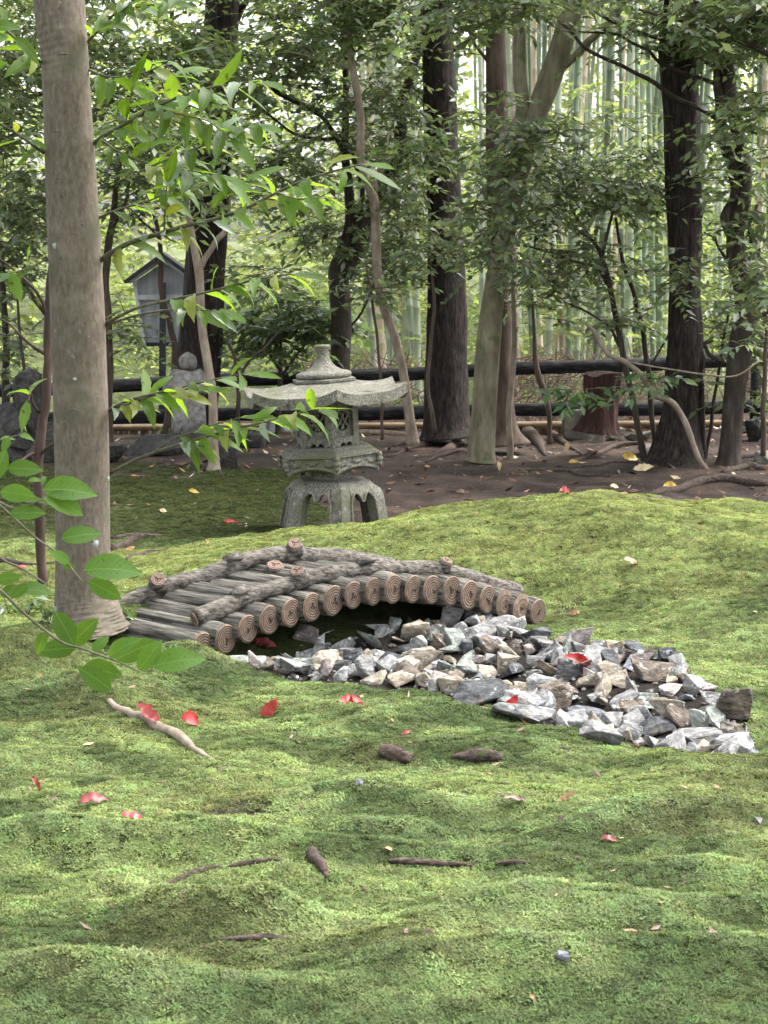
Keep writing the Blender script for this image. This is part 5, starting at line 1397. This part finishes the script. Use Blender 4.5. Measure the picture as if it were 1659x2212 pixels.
for i in range(3):
    n = 26; z = tr.uniform(4.0, 9.2, n); a = tr.uniform(0, 6.28, n)
    st = np.stack([.9 * (z / 9) ** 2.4, 0 * z, z], 1); d = nrmz(np.stack([np.cos(a), np.sin(a), .3 + 0 * a], 1))
    mb = twig_leaves(st, d, tr.uniform(.5, 1.1, n), 10, .17, .024, droop=.6, tone=(1.15, 1.1, .8))
    fol.append(mb.mesh('foliage', [M['leaf_far'], M['twig']], True, (0, 0, 0), True))
br_rng = np.random.default_rng(77)
rows = []
n = 0
while n < 150:
    px = br_rng.choice([br_rng.uniform(1085, 1440), br_rng.uniform(800, 930), br_rng.uniform(1440, 1690), br_rng.uniform(930, 1090)], p=[.62, .15, .14, .09])
    d = br_rng.uniform(17.6, 30); x = P(px, 700, d)[0]
    if any(math.hypot(x - a, d - b) < .22 for a, b, *_ in rows): continue
    kd = br_rng.choice(list(kinds), p=[.30, .47, .23])
    rows.append((x, d, kd, px, br_rng.uniform(.32, .82))); n += 1
rows.sort(key=lambda t: t[3])
cnt = {}
for x, d, kd, px, sc in rows:
    kn = ('thin ' if sc < .48 else 'thick ' if sc > .66 else '') + kd
    cnt[kn] = cnt.get(kn, 0) + 1
    o = thing('bamboo', f'{ORD[cnt[kn] - 1]} {kn} bamboo culm counted from the lantern side of the grove', 'bamboo', (x, d, float(H(x, d))), 'bamboo culms of the grove behind the fence')
    lean = br_rng.normal(0, .045) - (.10 if px < 930 else 0)
    o.rotation_euler = (br_rng.normal(0, .03), lean, br_rng.uniform(0, 6.28)) if px > 930 else (0, lean, 0)
    c = link('culm', culms[kd][int(br_rng.integers(2))], o); c.scale = (sc, sc, 1)
    f = link('foliage', fol[int(br_rng.integers(3))], o)

# ------------------------------------------------------------------ sunlit growth beyond
fr = np.random.default_rng(15)
def mass(name, n, xr, yr, zr, L, W, nleaf, tone, thr=-.1, var=.3, zpow=1.0, lens=(.4, .9), matn='leaf_far'):
    y = fr.uniform(*yr, n * 3); x = fr.uniform(-1, 1, n * 3) * (xr[1] - xr[0]) / 2 + (xr[0] + xr[1]) / 2; z = zr[0] + (zr[1] - zr[0]) * fr.random(n * 3) ** zpow
    kp = fbm(x * .55 + y * .3, z * .7 + y * .2, 1, 3) > thr
    x, y, z = x[kp][:n], y[kp][:n], z[kp][:n]
    z = z + H(x, y)
    a = fr.uniform(0, 6.28, len(x))
    d = nrmz(np.stack([np.cos(a), np.sin(a), fr.normal(.1, .3, len(x))], 1))
    mb = twig_leaves(np.stack([x, y, z], 1), d, fr.uniform(*lens, len(x)), nleaf, L, W, tone=tone, var=var, r=fr)
    o = link(name, mb.mesh(name, [M[matn], M['twig']], True, (0, 0, 0), True)); o['kind'] = 'stuff'
mass('undergrowth', 4200, (-7, 7), (17.6, 31), (0, 3.0), .11, .045, 10, (1.0, 1.0, .9), -.28, .3, 1.3, (.25, .5))
mass('far_foliage', 5600, (-13, 13), (30, 46), (0, 8.0), .24, .10, 10, (1.1, 1.08, .95), -.30, .35, .9, (.8, 1.6))
# ------------------------------------------------------------------ single leaves
lr = np.random.default_rng(23)
def leaf_mesh(L, W, fold, curl, twist=0., nseg=9, serr=.06, shape=1.0, stalk=.0, seed=0, crease=.03):
    r_ = np.random.default_rng(seed); V_, Q_ = [], []
    for i in range(nseg + 1):
        t = i / nseg
        w = W * .5 * (math.sin(PI * t ** .8) ** .8) * (1 + serr * (1 if i % 2 else -1)) * shape if 0 < i < nseg else .0006
        if t > .8: w *= .85
        ang = curl * t
        x, z = (L * t, 0) if abs(curl) < 1e-3 else (L * math.sin(ang) / curl, -L * (1 - math.cos(ang)) / curl)
        tw = twist * (t - .3)
        for s in (-1, 0, 1):
            y, dz = s * w * math.cos(fold), abs(s) * w * math.sin(fold) + r_.normal(0, crease) * w
            V_.append([x, y * math.cos(tw) - dz * math.sin(tw), z + y * math.sin(tw) + dz * math.cos(tw)])
    for i in range(nseg):
        for s in (0, 1):
            a = i * 3 + s; Q_.append((a, a + 1, a + 4, a + 3))
    if stalk:
        k = len(V_); r = .0014
        V_ += [[0, -r, 0], [0, r, 0], [0, 0, -r * 1.6], [-stalk, 0, .002]]
        return V_, [(k, k + 3, k + 1), (k + 1, k + 3, k + 2), (k + 2, k + 3, k)], Q_
    return V_, None, Q_
def lm(name, mat_, *a, **k):
    V_, T_, Q_ = leaf_mesh(*a, **k); return make_mesh(name, V_, tris=T_, quads=Q_, mats=[mat_])
def orient(d, n):
    d = np.asarray(d, float); d /= np.linalg.norm(d); n = np.asarray(n, float); n = n - d * (n @ d); n /= np.linalg.norm(n)
    return np.stack([d, np.cross(n, d), n], 1)
def put(name, me, parent, p, R, s=1.0):
    o = bpy.data.objects.new(name, me); COL.objects.link(o)
    base = np.zeros(3)
    if parent is not None: o.parent = parent; base = wloc(parent)
    o.matrix_basis = Matrix.LocRotScale(Vector(p - base), Matrix(R.tolist()).to_quaternion(), Vector((s, s, s)))
    return o
LV = {k: [lm('leaf', M[k], .158, .047, f, c, tw, 9, .07, 1, .012, i) for i, (f, c, tw) in enumerate(((.25, .5, .2), (.4, .9, -.3), (.15, .2, .4), (.5, .6, 0), (.3, 1.2, .3)))] for k in ('leaf_bright', 'leaf_yellow', 'leaf_pale')}

# ------------------------------------------------------------------ the tan trunk in front
tb = Pg(190, 1352)
TD = tb[1]
front_tree = thing('smooth_tree', 'big smooth grey tan tree trunk with wrinkled foot at the bridge end', 'tree', tb)
tp_ = [(195, 1366, 186), (192, 1347, 166), (187, 1318, 145), (182, 1285, 126), (180, 1240, 121), (179, 1160, 118), (178, 1050, 118), (175, 900, 118), (169, 720, 117), (163, 580, 114), (156, 440, 110), (150, 320, 106), (144, 200, 101), (139, 120, 101), (132, 50, 106), (124, -30, 110), (110, -160, 110), (95, -320, 106), (75, -640, 90), (60, -1200, 60)]
a = px_path(tp_, TD, 12)
def tan_rel(ang, s, i):
    z = a[i][2]
    k = 1 + .012 * noise2(ang * 1.3, np.full_like(ang, s * 1.5), 1) + .006 * noise2(ang * 4, np.full_like(ang, s * 9), 2)
    foot = math.exp(-max(0, s - .0) / .10)
    k = k + foot * (.05 * noise2(ang * 3.2, s * 85 + 1.5 * np.sin(ang * 2) + np.sin(ang * 5), 3) + .04 * noise2(ang * 5.3, s * 170 + 2 * np.sin(ang * 3), 1) + .05 * np.sin(ang * 3 + 1) * math.exp(-s / .05) + .10 * noise2(ang * 1.6 + 3, np.full_like(ang, s * 7), 1))
    py = project(a[i][:3])[0, 1]
    up = math.exp(-((py - 95) / 70) ** 2)
    k = k + up * .020 * np.sin(s * 260 + 3 * noise2(ang * 1.2, np.full_like(ang, s * 10), 2)) * (.5 + .5 * np.sin(ang + 2.2))
    return k
a2 = resample(a[::1], 3); a = a2
V_, T_, Q_ = tube(a[:, :3], a[:, 3], 40, tan_rel)
part('trunk', MB().add(V_, T_, Q_), [M['bark_tan']], front_tree)
trunk_c = lambda py: np.array([np.interp(py, project(a[:, :3])[::-1, 1], a[::-1, k]) for k in range(4)])
def on_trunk(px, py, out=.0):
    c = trunk_c(py); r = c[3]
    x = P(px, py, TD)[0] - c[0]; x = max(-.98 * r, min(.98 * r, x))
    return np.array([c[0] + x, c[1] - math.sqrt(r * r - x * x), c[2]]), np.array([x / r, -math.sqrt(1 - (x / r) ** 2), 0])
for px, py, w, h in ((213, 1167, 17, 22), (235, 1033, 9, 15), (125, 531, 12, 14), (170, 815, 9, 9)):
    c, n = on_trunk(px, py)
    R = orient(np.cross([0, 0, 1], n), n); an = np.arange(12) * 2 * PI / 12
    rr = 1 + .12 * lr.normal(size=12)
    sz = TD / F / 2
    disc = np.stack([np.cos(an) * w * sz * rr, np.sin(an) * h * sz * rr, np.full(12, .0002)], 1); inner = disc * [.7, .7, 1] + [0, 0, .0028]
    Vd = np.vstack([disc - [0, 0, .004], inner]) @ R.T + c + n * .0015
    part('lichen_patch', MB().add(Vd, quads=[(k, (k + 1) % 12, 12 + (k + 1) % 12, 12 + k) for k in range(12)], faces=[[12 + k for k in range(12)]]), [M['lichen']], front_tree)
# brow-shaped scars on the bark
for px, py, w, h in ((235, 390, 30, 6), (168, 880, 34, 9), (130, 285, 30, 5), (132, 385, 26, 8), (160, 1108, 12, 4), (146, 120, 34, 5), (120, 765, 12, 4), (186, 485, 10, -5), (170, 505, 9, -4), (150, 1040, 14, 4)):
    pts = []
    for t in np.linspace(-1, 1, 9):
        c, n = on_trunk(min(max(px + t * w / 2, 104), 234), py + h * t * t); pts.append(c - n * .001)
    V_, T_, Q_ = tube(pts, .0032 * (1.15 - np.abs(np.linspace(-1, 1, 9))), 6)
    part('bark_scar', MB().add(V_, T_, Q_), [M['bark_tan']], front_tree)

def leafy_branch(parent, path, d0, d1, w0, w1, f0, step, mat_='branch_green', name='branch', Ls=1.0, mix=(.78, .14, .08), droop=(-.08, .55), seed=0, ends=True):
    r_ = np.random.default_rng(seed)
    n = len(path)
    pts = np.array([[*P(px, py, d0 + (d1 - d0) * i / (n - 1)), (w0 + (w1 - w0) * i / (n - 1)) * d0 / F / 2] for i, (px, py) in enumerate(path)])
    pts = resample(pts, 6)
    V_, T_, Q_ = tube(pts[:, :3], pts[:, 3], 8)
    br = part(name, MB().add(V_, T_, Q_), [M[mat_]], parent)
    s = np.concatenate([[0], np.cumsum(np.linalg.norm(np.diff(pts[:, :3], axis=0), axis=1))])
    t = s[-1] * f0; k = 0
    while t < s[-1]:
        p = np.array([np.interp(t, s, pts[:, q]) for q in range(3)])
        i = min(np.searchsorted(s, t), len(s) - 1); tg = nrmz(pts[i, :3] - pts[max(i - 1, 0), :3] + 1e-9)
        sd_ = np.array([-tg[1], tg[0], 0]); sd_ = nrmz(sd_ + 1e-9)
        sg = 1 if k % 2 else -1
        dv = tg * r_.uniform(.4, .9) + sd_ * sg * r_.uniform(.25, .8) + np.array([0, 0, -r_.uniform(*droop)])
        if r_.random() < .12: dv[2] += .9
        nm = np.array([r_.normal(0, .5), r_.normal(-.25, .55), 1.0])
        kd = ('leaf_bright', 'leaf_yellow', 'leaf_pale')[r_.choice(3, p=mix)]
        put('leaf', LV[kd][r_.integers(5)], br, p, orient(dv, nm), Ls * r_.uniform(.62, 1.12))
        t += step * .84 * r_.uniform(.6, 1.35); k += 1
    if ends: put('leaf', LV['leaf_bright'][2], br, pts[-1, :3], orient(nrmz(pts[-1, :3] - pts[-3, :3]) + [0, 0, -.15], (0.1, -.4, 1)), Ls)
    return br
d_ = TD
BR = [
    ([(186, 95), (215, 62), (250, 28), (275, 10), (320, -25)], d_ + .02, d_ - .25, 7, 4, .12, .035),
    ([(245, 30), (300, 15), (360, 5), (410, -10)], d_ - .1, d_ - .4, 4, 2, .05, .032),
    ([(196, 314), (225, 293), (262, 272), (305, 248), (350, 225), (400, 205), (450, 190), (520, 180), (560, 176)], d_ + .02, d_ - .6, 9, 3, .10, .040),
    ([(270, 268), (278, 235), (285, 200), (290, 180)], d_ - .2, d_ - .25, 4, 2, .15, .045),
    ([(300, 250), (330, 215), (345, 180), (380, 160)], d_ - .25, d_ - .1, 4, 2, .2, .038),
    ([(203, 475), (250, 455), (300, 440), (345, 424), (380, 400)], d_ + .02, d_ - .2, 6, 3, .25, .045),
    ([(300, 372), (360, 345), (433, 317), (490, 290), (530, 272), (560, 268)], d_ - .2, d_ - .6, 5, 2, .0, .036),
    ([(212, 566), (250, 540), (290, 521), (345, 505), (400, 488), (467, 472), (530, 450), (590, 420), (650, 392), (720, 370), (780, 355)], d_ + .02, d_ - 1.0, 12, 3, .12, .055),
    ([(355, 500), (356, 470), (357, 430), (362, 395)], d_ - .3, d_ - .4, 4, 2, .2, .045),
    ([(430, 480), (470, 440), (500, 410), (530, 390)], d_ - .35, d_ - .3, 4, 2, .3, .045),
    ([(223, 702), (260, 682), (300, 664), (367, 648), (430, 635), (500, 618), (560, 602), (630, 592)], d_ + .02, d_ - .5, 8, 3, .42, .044),
    ([(224, 704), (300, 680), (380, 668), (430, 670), (480, 672)], d_ + .02, d_ - .5, 6, 2, .62, .06),
    ([(232, 888), (270, 868), (310, 856), (360, 844), (410, 832), (470, 818), (525, 808)], d_ + .02, d_ - .3, 7, 3, .05, .036),
    ([(233, 890), (290, 868), (350, 850), (420, 838)], d_ + .02, d_ - .2, 5, 3, .2, .06),
    ([(239, 1022), (290, 995), (333, 978), (380, 962), (440, 945), (500, 928), (553, 916), (610, 902), (665, 888), (690, 884)], d_ + .02, d_ - .7, 8, 3, .38, .044),
    ([(330, 980), (370, 950), (420, 932), (470, 915), (520, 902)], d_ - .2, d_ - .4, 4, 2, .35, .045),
    ([(215, 300), (260, 330), (310, 350), (370, 362), (430, 372), (480, 380)], d_, d_ - .4, 5, 2, .1, .05),
    ([(345, 235), (400, 250), (450, 262), (500, 300)], d_ - .3, d_ - .55, 4, 2, .05, .045),
    ([(190, 150), (230, 165), (280, 165), (330, 150), (380, 120)], d_, d_ - .3, 5, 2, .15, .05),
    ([(600, 416), (640, 430), (690, 425), (720, 410)], d_ - .75, d_ - .9, 4, 2, .05, .045),
    ([(85, 134), (60, 108), (30, 80), (-10, 45)], d_ - .02, d_ - .5, 7, 5, .15, .06),
    ([(94, 330), (60, 305), (25, 282), (-20, 255)], d_ - .02, d_ - .3, 7, 5, .1, .06),
    ([(100, 560), (60, 580), (20, 590)], d_ - .02, d_ - .3, 4, 3, .3, .08),
]
for i, (pth, a0, a1, w0, w1, f0, st_) in enumerate(BR):
    leafy_branch(front_tree, pth, a0, a1, w0, w1, f0, st_, seed=200 + i)
# high boughs out of view
part('crown', crown_mesh([('w', tb[0] - .6, TD + .6, 4.6, 1.5, 1.3, .7, 160), ('w', tb[0] - 1.6, TD - .2, 4.0, 1.0, 1.0, .5, 60)], L=.14, W=.05), [M['leaf_mid'], M['twig']], front_tree, use_col=True)

# thin red-brown sapling beside it
sp0 = Pg(90, 1268)
rs = thing('red_sapling', 'thin red brown sapling stem standing beside the big tan trunk', 'sapling', sp0)
b = px_path([(92, 1272, 24), (90, 1240, 22), (86, 1150, 21), (82, 1040, 21), (82, 985, 25), (92, 920, 20), (100, 860, 19), (103, 790, 19), (106, 720, 20), (106, 650, 18), (108, 600, 14), (112, 540, 10), (120, 460, 7)], sp0[1] + .05, 6, .004)
V_, T_, Q_ = tube(b[:, :3], b[:, 3], 14, bark_relief(3, .10, 2, 8))
part('trunk', MB().add(V_, T_, Q_), [M['bark_red']], rs)
for pth, f0 in (([(105, 690), (85, 640), (50, 600), (0, 560), (-40, 540)], 2.), ([(104, 770), (60, 740), (20, 700), (-20, 680)], 2.), ([(84, 985), (105, 965), (130, 955), (160, 950)], 2.), ([(84, 890), (70, 870), (66, 850), (60, 868)], .6), ([(82, 975), (60, 985), (40, 1000), (20, 1010)], 2.)):
    leafy_branch(rs, pth, sp0[1] + .05, sp0[1] - .1, 8, 3, min(f0, 1), .05, 'bark_red', seed=300 + int(pth[1][0]), ends=f0 < 1)

# ------------------------------------------------------------------ leafy sapling close by, at the lower corner
FD = 4.6
q0 = np.array([-1.02, FD, 0.0]); q0[2] = float(H(q0[0], q0[1]))
fs = thing('leafy_sapling', 'near blurred sapling with broad green leaves reaching across the trunk foot', 'sapling', q0)
st = resample(np.array([[*q0, .010], [-1.04, FD + .02, .22, .009], [-1.02, FD, .5, .008], [-1.0, FD, .8, .007], [-.97, FD, 1.02, .005], [-.93, FD, 1.2, .003]]), 6)
V_, T_, Q_ = tube(st[:, :3], st[:, 3], 10)
part('stem', MB().add(V_, T_, Q_), [M['branch_green']], fs)
FL = [lm('leaf', M['leaf_front'], 1.0, .52, f, c, tw, 9, .02, 1, .05, 50 + i) for i, (f, c, tw) in enumerate(((.18, .5, .15), (.35, .7, -.2), (.12, .3, .3), (.28, .9, .1)))]
FLP = [lm('leaf', M['leaf_front'], 1.0, .42, .3, .8, .2, 9, .02, 1, .05, 60)]
def near_branch(path, leaves, w0=9, w1=3):
    n = len(path)
    pts = resample(np.array([[*P(px, py, FD - .10 * i / (n - 1)), (w0 + (w1 - w0) * i / (n - 1)) * FD / F / 2] for i, (px, py) in enumerate(path)]), 6)
    V_, T_, Q_ = tube(pts[:, :3], pts[:, 3], 8)
    br = part('branch', MB().add(V_, T_, Q_), [M['branch_green']], fs)
    for i, (x0, y0, x1, y1, k, face) in enumerate(leaves):
        dd = FD - .05 + .05 * math.sin(i * 2.3)
        p0, p1 = P(x0, y0, dd), P(x1, y1, dd + .02 * math.cos(i * 1.7))
        L_ = np.linalg.norm(p1 - p0)
        nm = np.array([.1 * math.sin(i), -face, 1 - face * .55])
        put('leaf', (FLP if k < 0 else FL)[max(k, 0) % 4], br, p0, orient(p1 - p0, nm), L_ * 1.08)
near_branch([(-150, 1190), (-60, 1235), (0, 1275), (60, 1332), (130, 1385), (180, 1402), (250, 1428), (300, 1450)],
            [(160, 1392, 118, 1318, 0, .95), (150, 1395, 205, 1338, 2, .9), (100, 1365, 76, 1410, 1, .6), (165, 1400, 76, 1402, 2, .75), (200, 1408, 232, 1372, 0, .85), (235, 1420, 292, 1372, 1, .7), (250, 1425, 328, 1382, 0, .9),
             (300, 1448, 345, 1385, 2, .9), (330, 1440, 440, 1408, 1, .75), (180, 1440, 262, 1452, 3, .95), (240, 1490, 172, 1440, 0, .9)])
near_branch([(-140, 1060), (-60, 1150), (0, 1205), (50, 1230), (110, 1268)],
            [(40, 1275, 118, 1268, 1, .6), (-10, 1255, 42, 1242, 0, .9), (60, 1262, 25, 1290, 2, .9), (0, 1285, 60, 1268, 3, .8)], 8, 3)
near_branch([(-120, 1010), (-40, 1060), (20, 1110), (75, 1160), (130, 1200), (178, 1258)],
            [(180, 1232, 308, 1218, 1, .75), (190, 1255, 262, 1288, 0, .9), (150, 1215, 110, 1190, 2, .8), (160, 1228, 130, 1216, 3, .9), (132, 1165, 214, 1142, 0, .75)], 7, 3)
near_branch([(-130, 1000), (-50, 1050), (0, 1085), (40, 1098), (95, 1078)],
            [(-12, 1038, 8, 968, 0, .9), (15, 1012, 88, 1008, 0, .85), (0, 1062, 70, 1068, 2, .9), (92, 1058, 208, 1052, 1, .8), (95, 1075, 192, 1095, 3, .75), (20, 1110, 92, 1102, 2, .6), (60, 1082, 95, 1075, -1, .5), (92, 1048, 96, 1022, -1, .7), (60, 1040, 92, 1030, -1, .6)], 7, 3)
near_branch([(-100, 1010), (-60, 990), (-20, 960), (20, 945), (50, 938)], [(0, 952, 34, 938, -1, .5), (40, 940, 74, 944, 1, .5), (20, 945, 5, 975, 2, .8)], 5, 2)
near_branch([(-160, 700), (-120, 400), (-60, 160), (-20, 60)], [(-30, 100, 16, 60, 3, .9), (-20, 60, 40, 50, 1, .8), (-40, 160, 5, 130, 0, .9)], 8, 4)

# small seedlings round the tan trunk foot
SGp = 'small seedlings round the tan trunk foot'
for i, (px, py, n, sc, lb) in enumerate([(60, 1330, 5, 1.0, 'leafy seedling tuft between the red stem and the tan trunk'), (20, 1330, 4, .9, 'small leafy seedling at the frame edge near the trunk foot'), (262, 1352, 4, .8, 'seedling growing against the bridge logs beside the trunk foot'),
                                         (283, 1350, 3, .7, 'tiny seedling on the first bridge log side'), (105, 1352, 4, .8, 'seedling at the dark side of the trunk foot'), (400, 975, 6, 1.9, 'broad leaved plant on the dark rock below the old lantern'), (350, 960, 5, 1.7, 'fern like plant beside the old lantern shaft'), (1512, 985, 5, 1.2, 'little leafy plant beside the lopped cedar foot')]):
    q = Pg(px, py); s0 = thing('seedling', lb, 'plant', q, SGp if i < 5 else None)
    mbs = MB()
    for k in range(n):
        an = lr.uniform(0, 6.28); tip = q + np.array([math.cos(an) * .03, math.sin(an) * .03, lr.uniform(.05, .10)]) * sc
        V_, T_, Q_ = tube([q, (q + tip) / 2 + [0, 0, .01], tip], [.0022, .0018, .0012], 5)
        mbs.add(V_, T_, Q_)
        for j in range(4):
            a2_ = lr.uniform(0, 6.28)
            put('leaf', LV['leaf_pale' if (j + k) % 3 == 0 else 'leaf_bright'][lr.integers(5)], s0, tip - [0, 0, .012 * j * sc], orient((math.cos(a2_), math.sin(a2_), -.1), (lr.normal(0, .3), -.3, 1)), .38 * sc)
    part('stem', mbs, [M['branch_green']], s0)

# ------------------------------------------------------------------ fallen leaves
FG = 'fallen leaves on the moss and soil'
def fallen(px, py, x1, y1, matn, label, W=.5, fold=.5, curl=.9, tilt=(0, -.35, 1), lift=.012, seed=0, stalk=.1):
    q = Pg(px, py); e = Pg(x1, y1)
    dv = e - q; L_ = max(np.linalg.norm(P(x1, y1, q[1]) - P(px, py, q[1])), .01)
    dv = P(x1, y1, q[1]) - P(px, py, q[1]); dv[1] += .25 * L_ * (1 if seed % 2 else -1)
    me = lm('fallen_leaf', M[matn], L_, L_ * W, fold, curl, .3 * math.sin(seed), 9, .10, 1, L_ * stalk, seed, .28)
    R = orient(dv, tilt)
    n = R[:, 2]
    o = put('fallen_leaf', me, None, q + [0, 0, lift], R); tag(o, label, 'leaf', FG)
    # rest on the ground
    vv = np.array([v.co for v in me.vertices]) @ R.T + q
    low = (vv[:, 2] - H(vv[:, 0], vv[:, 1])).min()
    o.location.z = q[2] - low + .004
for i, t in enumerate([
    (296, 1572, 358, 1612, 'pinkred', 'curled pink red leaf lying against the pale root', .55, .9, .5, (.2, -.8, .8)),
    (392, 1568, 450, 1572, 'red', 'red leaf standing arched in the moss above the pale root', .6, .5, 1.3, (0, -.9, .6)),
    (566, 1552, 602, 1512, 'pinkred', 'upright pink red leaf on the moss below the first stones', .6, .5, .5, (.4, -1, .3)),
    (733, 1546, 800, 1538, 'red', 'crumpled bright red leaf at the moss edge below the stones', .55, .8, .9, (0, -.6, 1)),
    (68, 1722, 97, 1755, 'redbrown', 'narrow curled red brown leaf at the mossy frame edge', .4, .8, .8, (.3, -.7, .7)),
    (172, 1750, 245, 1732, 'redbrown', 'large curled pink and brown leaf low on the moss', .5, .8, 1.0, (0, -.8, .7)),
    (262, 1768, 312, 1770, 'pinkred', 'small flat dusky pink leaf with a stalk', .42, .15, .2, (0, -.55, 1)),
    (1218, 1472, 1300, 1498, 'red', 'long folded crimson leaf draped on the stones', .34, .8, .3, (0, -.9, .6)),
    (1094, 1538, 1118, 1505, 'red', 'small red leaf wedged beside the tan cobble', .6, .4, .4, (.2, -1, .4)),
    (1208, 1074, 1240, 1070, 'pinkred', 'pink red leaf on the crest of the moss mound', .6, .7, .9, (0, -.7, .8)),
    (484, 1130, 518, 1128, 'red', 'small red leaf on the dim moss before the lantern', .4, .6, .3, (0, -.7, .8)),
    (36, 1232, 62, 1228, 'red', 'small red leaf near the thin red stem', .45, .5, .4, (0, -.7, .8)),
    (1202, 1736, 1258, 1722, 'tan_leaf', 'curled tan leaf with a lifted tip on the moss', .35, .6, -.8, (0, -.5, 1)),
    (1086, 1748, 1150, 1750, 'brown_leaf', 'dark brown curled leaf low in the moss', .34, .7, .5, (0, -.5, 1)),
    (1300, 1820, 1336, 1818, 'redbrown', 'little dark red leaf on the mossy hump', .42, .5, .6, (0, -.5, 1)),
    (868, 1592, 888, 1580, 'redbrown', 'tiny red brown leaf above the brown root knuckle', .5, .5, .5, (0, -.9, .7)),
    (548, 1388, 600, 1392, 'redbrown', 'dark red leaf lying under the bridge logs', .5, .5, .5, (0, -.9, .7)),
    (345, 1108, 362, 1112, 'cream_leaf', 'small yellow leaf on the dim moss before the bridge', .55, .2, .3, (0, -.9, .6)),
    (408, 1066, 432, 1070, 'yellow_fall', 'yellow leaf on the moss in front of the forked sapling', .4, .2, .3, (0, -.9, .6)),
    (1345, 998, 1385, 1003, 'yellow_fall', 'yellow leaf on the soil by the curving root', .55, .3, .4, (0, -1, .6)),
    (1368, 1020, 1412, 1010, 'cream_leaf', 'cream coloured leaf leaning on the cedar foot', .4, .3, .3, (0, -1, .6)),
    (1432, 1058, 1470, 1056, 'yellow_fall', 'broad yellow leaf just behind the moss mound crest', .5, .3, .4, (0, -1, .6)),
    (1228, 1002, 1250, 998, 'yellow_fall', 'little yellow leaf beside the thin root', .4, .3, .4, (0, -1, .6)),
    (1318, 1055, 1340, 1058, 'cream_leaf', 'small pale leaf on the soil behind the mound', .5, .3, .4, (0, -1, .6)),
    (1075, 1020, 1082, 1042, 'cream_leaf', 'pale curled leaf on the bare soil near the straight sapling', .5, .6, .9, (.3, -1, .4)),
    (1225, 978, 1222, 1000, 'cream_leaf', 'pale upright scrap of leaf by the buttress root', .6, .2, .2, (.3, -1, .4)),
    (985, 1068, 1015, 1066, 'brown_leaf', 'dark red brown leaf on the bare soil', .35, .4, .4, (0, -1, .6)),
    (270, 1192, 292, 1182, 'tan_leaf', 'tan leaf on roots behind the tan trunk', .4, .4, .4, (0, -1, .6)),
    (1232, 1330, 1252, 1320, 'tan_leaf', 'pale tan leaf scrap on the moss past the last log', .6, .4, .6, (0, -.8, .7)),
    (1348, 1232, 1386, 1238, 'tan_leaf', 'tan scrap lying on the mound side', .5, .3, .5, (0, -.6, 1)),
    (1145, 2170, 1158, 2182, 'tan_leaf', 'small pinkish cedar sprig low in the moss', .5, .3, .5, (0, -.6, 1))]):
    fallen(*t, seed=i)
# bits of litter: needles, scraps and straws
mb = MB(); lmats = [M['brown_leaf'], M['tan_leaf'], M['cream_leaf'], M['root']]
for _ in range(3600):
    y = lr.uniform(4, 15.8); x = lr.uniform(-1, 1) * (.2 * y + .4)
    ms = float(moss_amount(np.array([x]), np.array([y]))[0])
    if ms > .4 and lr.random() > .22: continue
    z = float(H(x, y)) + (.008 if ms > .4 else .003)
    an = lr.uniform(0, 6.28); ln = lr.uniform(.006, .022) if ms > .4 else lr.uniform(.010, .045); w = ln * lr.uniform(.1, .45)
    dv = np.array([math.cos(an), math.sin(an), lr.normal(0, .25)]); sv = np.array([-math.sin(an), math.cos(an), lr.normal(0, .35)])
    p = np.array([x, y, z])
    mb.add([p - dv * ln, p + sv * w, p + dv * ln + [0, 0, ln * .3], p - sv * w + [0, 0, w * .5]], tris=[(0, 1, 2), (0, 2, 3)], m=int(lr.choice(4, p=[.5, .2, .08, .22])))
o = link('litter', mb.mesh('litter', lmats, False)); o['kind'] = 'stuff'
# dead twigs in the dark under the bridge
mb = MB()
for _ in range(160):
    t = lr.uniform(1, 15); q = on_bridge(t, lr.uniform(.0, .5), 0); z = float(H(q[0], q[1])) + .01
    dv = nrmz(np.array([lr.normal(), lr.normal(0, .5), lr.normal(0, .35)])); ln = lr.uniform(.04, .14)
    p = np.array([q[0], q[1], z]); s_ = np.array([0, .0, .0022])
    mb.add([p, p + s_, p + dv * ln, p + [.002, .002, 0]], tris=[(0, 1, 2), (1, 3, 2), (3, 0, 2)], m=0)
o = link('dead_twigs', mb.mesh('dead_twigs', [M['bark_red']], False)); o['kind'] = 'stuff'
